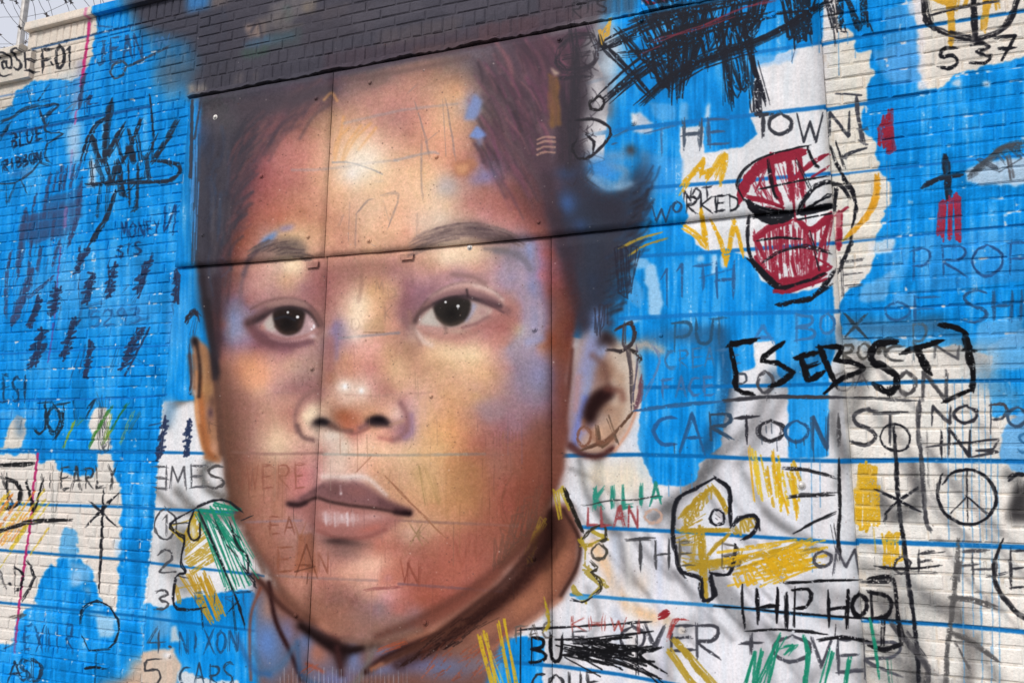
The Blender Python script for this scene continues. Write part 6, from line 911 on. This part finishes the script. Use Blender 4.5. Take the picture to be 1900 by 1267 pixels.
# ---------------------------------------------------------------- steel sheets over the gateway
def sag(x): t = (x - XL) / (XR - XL); return ZS + .012 * (2 * t - 1) ** 2 * 2 - .012 + .006 * t
def sheet(name, label, x0, x1, zb, zt, y, seed, dx=None):
    r = random.Random(seed); nx, nz = max(8, int((x1 - x0) / .06)), 30; th = .004
    ph = [r.uniform(0, 6) for _ in range(6)]
    v = []
    for lay in (0, 1):
        for k in range(nz + 1):
            for i in range(nx + 1):
                u, w = i / nx, k / nz; x = x0 + (x1 - x0) * u
                lo = zb(x) if callable(zb) else zb; hi = zt(x) if callable(zt) else zt
                z = lo + (hi - lo) * w
                d = .0018 * math.sin(3 * u + ph[0]) * math.sin(4 * w + ph[1]) + .0009 * math.sin(9 * u + ph[2] + 3 * w) + .0007 * math.sin(11 * w + ph[3] + 4 * u)
                if k in (0, nz) or i in (0, nx): z += r.uniform(-.0012, .0012); d += r.uniform(-.0012, .0008)
                v.append((x, y + d + lay * th, z))
    N = (nx + 1) * (nz + 1); f = []
    for k in range(nz):
        for i in range(nx):
            a = k * (nx + 1) + i; f.append((a, a + 1, a + nx + 2, a + nx + 1)); f.append((N + a, N + a + nx + 1, N + a + nx + 2, N + a + 1))
    loop = [i for i in range(nx + 1)] + [k * (nx + 1) + nx for k in range(1, nz + 1)] + [nz * (nx + 1) + i for i in range(nx - 1, -1, -1)] + [k * (nx + 1) for k in range(nz - 1, 0, -1)]
    for a, b in zip(loop, loop[1:] + loop[:1]): f.append((b, a, N + a, N + b))
    me = mesh(name, v, f); me.polygons.foreach_set('use_smooth', [i < 2 * nx * nz for i in range(len(f))])
    return tag(obj(name, me, M_SHEET), label, 'metal sheet', 'steel sheets closing the gateway')
GP = .0022
S = {
 'ul': sheet('steel_sheet', 'upper left steel sheet painted with dark hair and the brow beside the blue bricks', XL, J1 - GP, sag, ZT, -.018, 1),
 'ur': sheet('steel_sheet', 'wide upper right steel sheet painted with forehead, black scribbles and red mask', J1 + GP, XR, sag, lambda x: ZT + .012 * (x > J3) * (x - J3), -.018, 2),
 'll': sheet('steel_sheet', 'lower left steel sheet painted with the smaller eye and an ear', XL, J2 - GP, .03, lambda x: sag(x) + .02, -.0055, 3),
 'lm': sheet('steel_sheet', 'lower middle steel sheet painted with nose, mouth and the larger eye', J2 + GP, J3 - GP, .03, lambda x: sag(x) + .02, -.0052, 4),
 'lr': sheet('steel_sheet', 'lower right steel sheet painted with crayon lettering and a yellow profile', J3 + GP, XR, .03, lambda x: sag(x) + .02, -.0058, 5)}
def bolt_mesh():
    v, f = [], []
    def ring(r, y, n=12, ph=0): 
        b = len(v); v.extend((r * math.cos(2 * math.pi * k / n + ph), y, r * math.sin(2 * math.pi * k / n + ph)) for k in range(n)); return b
    R = [ring(.0165, .001), ring(.0165, -.0016), ring(.0105, -.0022), ring(.0105, -.006), ring(.0085, -.0085), ring(.004, -.0102)]
    for a, b in zip(R, R[1:]): f.extend((a + k, b + k, b + (k + 1) % 12, a + (k + 1) % 12) for k in range(12))
    f.append(tuple(R[-1] + k for k in range(12)))
    return mesh('bolt', v, f)
BM = bolt_mesh(); BM.materials.append(M_BOLT); BS = BM.copy(); BS.materials.clear(); BS.materials.append(M_STEEL)
for px, py, st in ((401, 219, 1), (588, 184, 0), (688, 155, 0), (487, 328, 0), (378, 437, 0), (573, 440, 0), (685, 447, 0), (811, 292, 0), (1038, 75, 0), (1175, 229, 0), (1000, 413, 0), (578, 683, 0), (990, 610, 0), (799, 734, 0), (352, 729, 0), (1226, 622, 0), (1435, 30, 0), (548, 1141, 0), (788, 1154, 0), (990, 1035, 0), (314, 1216, 0), (1268, 1166, 0), (1487, 900, 1), (1190, 40, 0), (871, 459, 1)):
    X, Z = WALL(px, py, -.01); upz = Z > sag(X)
    s = S['ul'] if upz and X < J1 else S['ur'] if upz else S['ll'] if X < J2 else S['lm'] if X < J3 else S['lr']
    o = obj('bolt', BS if st else BM, None, s); o.location = (X, -.0175 if upz else -.0055, Z); o.rotation_euler = (random.uniform(-.08, .08), random.uniform(0, 6), random.uniform(-.08, .08)); k = random.uniform(.95, 1.25); o.scale = (k, k, k)
def tab(px, py, s):
    X, Z = WALL(px, py, -.015); v, f = [], []
    w, h = .042, .03
    v = [(-w, -.001, h * .55), (w, -.001, h * .5), (w * 1.05, -.006, h * .1), (-w, -.005, h * .15), (-w * .95, -.001, -h), (w * .9, -.0015, -h * .95)]
    v += [(x, y + .003, z) for x, y, z in v]
    f = [(0, 3, 2, 1), (3, 4, 5, 2), (6, 7, 8, 9), (9, 8, 11, 10), (0, 1, 7, 6), (4, 10, 11, 5), (0, 6, 9, 3), (3, 9, 10, 4), (1, 2, 8, 7), (2, 5, 11, 8)]
    o = obj('hinge_tab', mesh('hinge_tab', v, f), M_SHEET, s); o.location = (X, -.0185, Z)
tab(580, 488, S['ul']); tab(755, 473, S['ur'])

# ---------------------------------------------------------------- post and razor wire on the wall head
PXp, _ = WALL(40, 60, .12)
v, f = [], []
tube(v, f, [(PXp, .12, 4.62), (PXp, .12, 5.75)], .026, 12)
post = tag(obj('fence_post', mesh('fence_post', v, f), M_STEEL), 'grey steel post standing on the lower coping at the top left corner', 'post')
coil = bpy.data.objects.new('razor_wire', None); COL.objects.link(coil); coil.location = (PXp, .12, 5.0)
tag(coil, 'coil of razor wire looping along the top of the wall beside the post', 'razor wire')
v, f = [], []; bv, bf = [], []
r = random.Random(5); pts = []
for i in range(720):
    t = i / 720; a = i * .23; rad = .30 + .03 * math.sin(i * .11)
    pts.append((-2.2 + 5.2 * t + .05 * math.sin(a * .7), rad * math.cos(a) * .9, .12 + rad * math.sin(a) + .03 * math.sin(i * .05)))
tube(v, f, pts, .0022, 5)
for h_ in (-.16, .08, .30): tube(v, f, [(-2.6 + .2 * k, .03 * math.sin(k), h_ + .02 * math.sin(k * 1.3)) for k in range(30)], .0016, 5)
for i in range(4, 716, 3):
    p, d = Vector(pts[i]), (Vector(pts[i + 1]) - Vector(pts[i - 1])).normalized(); a = d.orthogonal().normalized()
    for s in (-1, 1):
        k = len(bv); bv.extend([tuple(p - d * .012), tuple(p + d * .012), tuple(p + d * .016 + a * s * .016), tuple(p - d * .016 + a * s * .016), tuple(p + d.cross(a) * .0015)])
        bf.extend([(k, k + 1, k + 2), (k, k + 3, k + 1), (k + 1, k + 4, k + 2), (k, k + 4, k + 3)])
obj('wire', mesh('wire', v, f), M_WIRE, coil)
o = obj('barbs', mesh('barbs', bv, bf), M_WIRE, coil); o['kind'] = 'stuff'
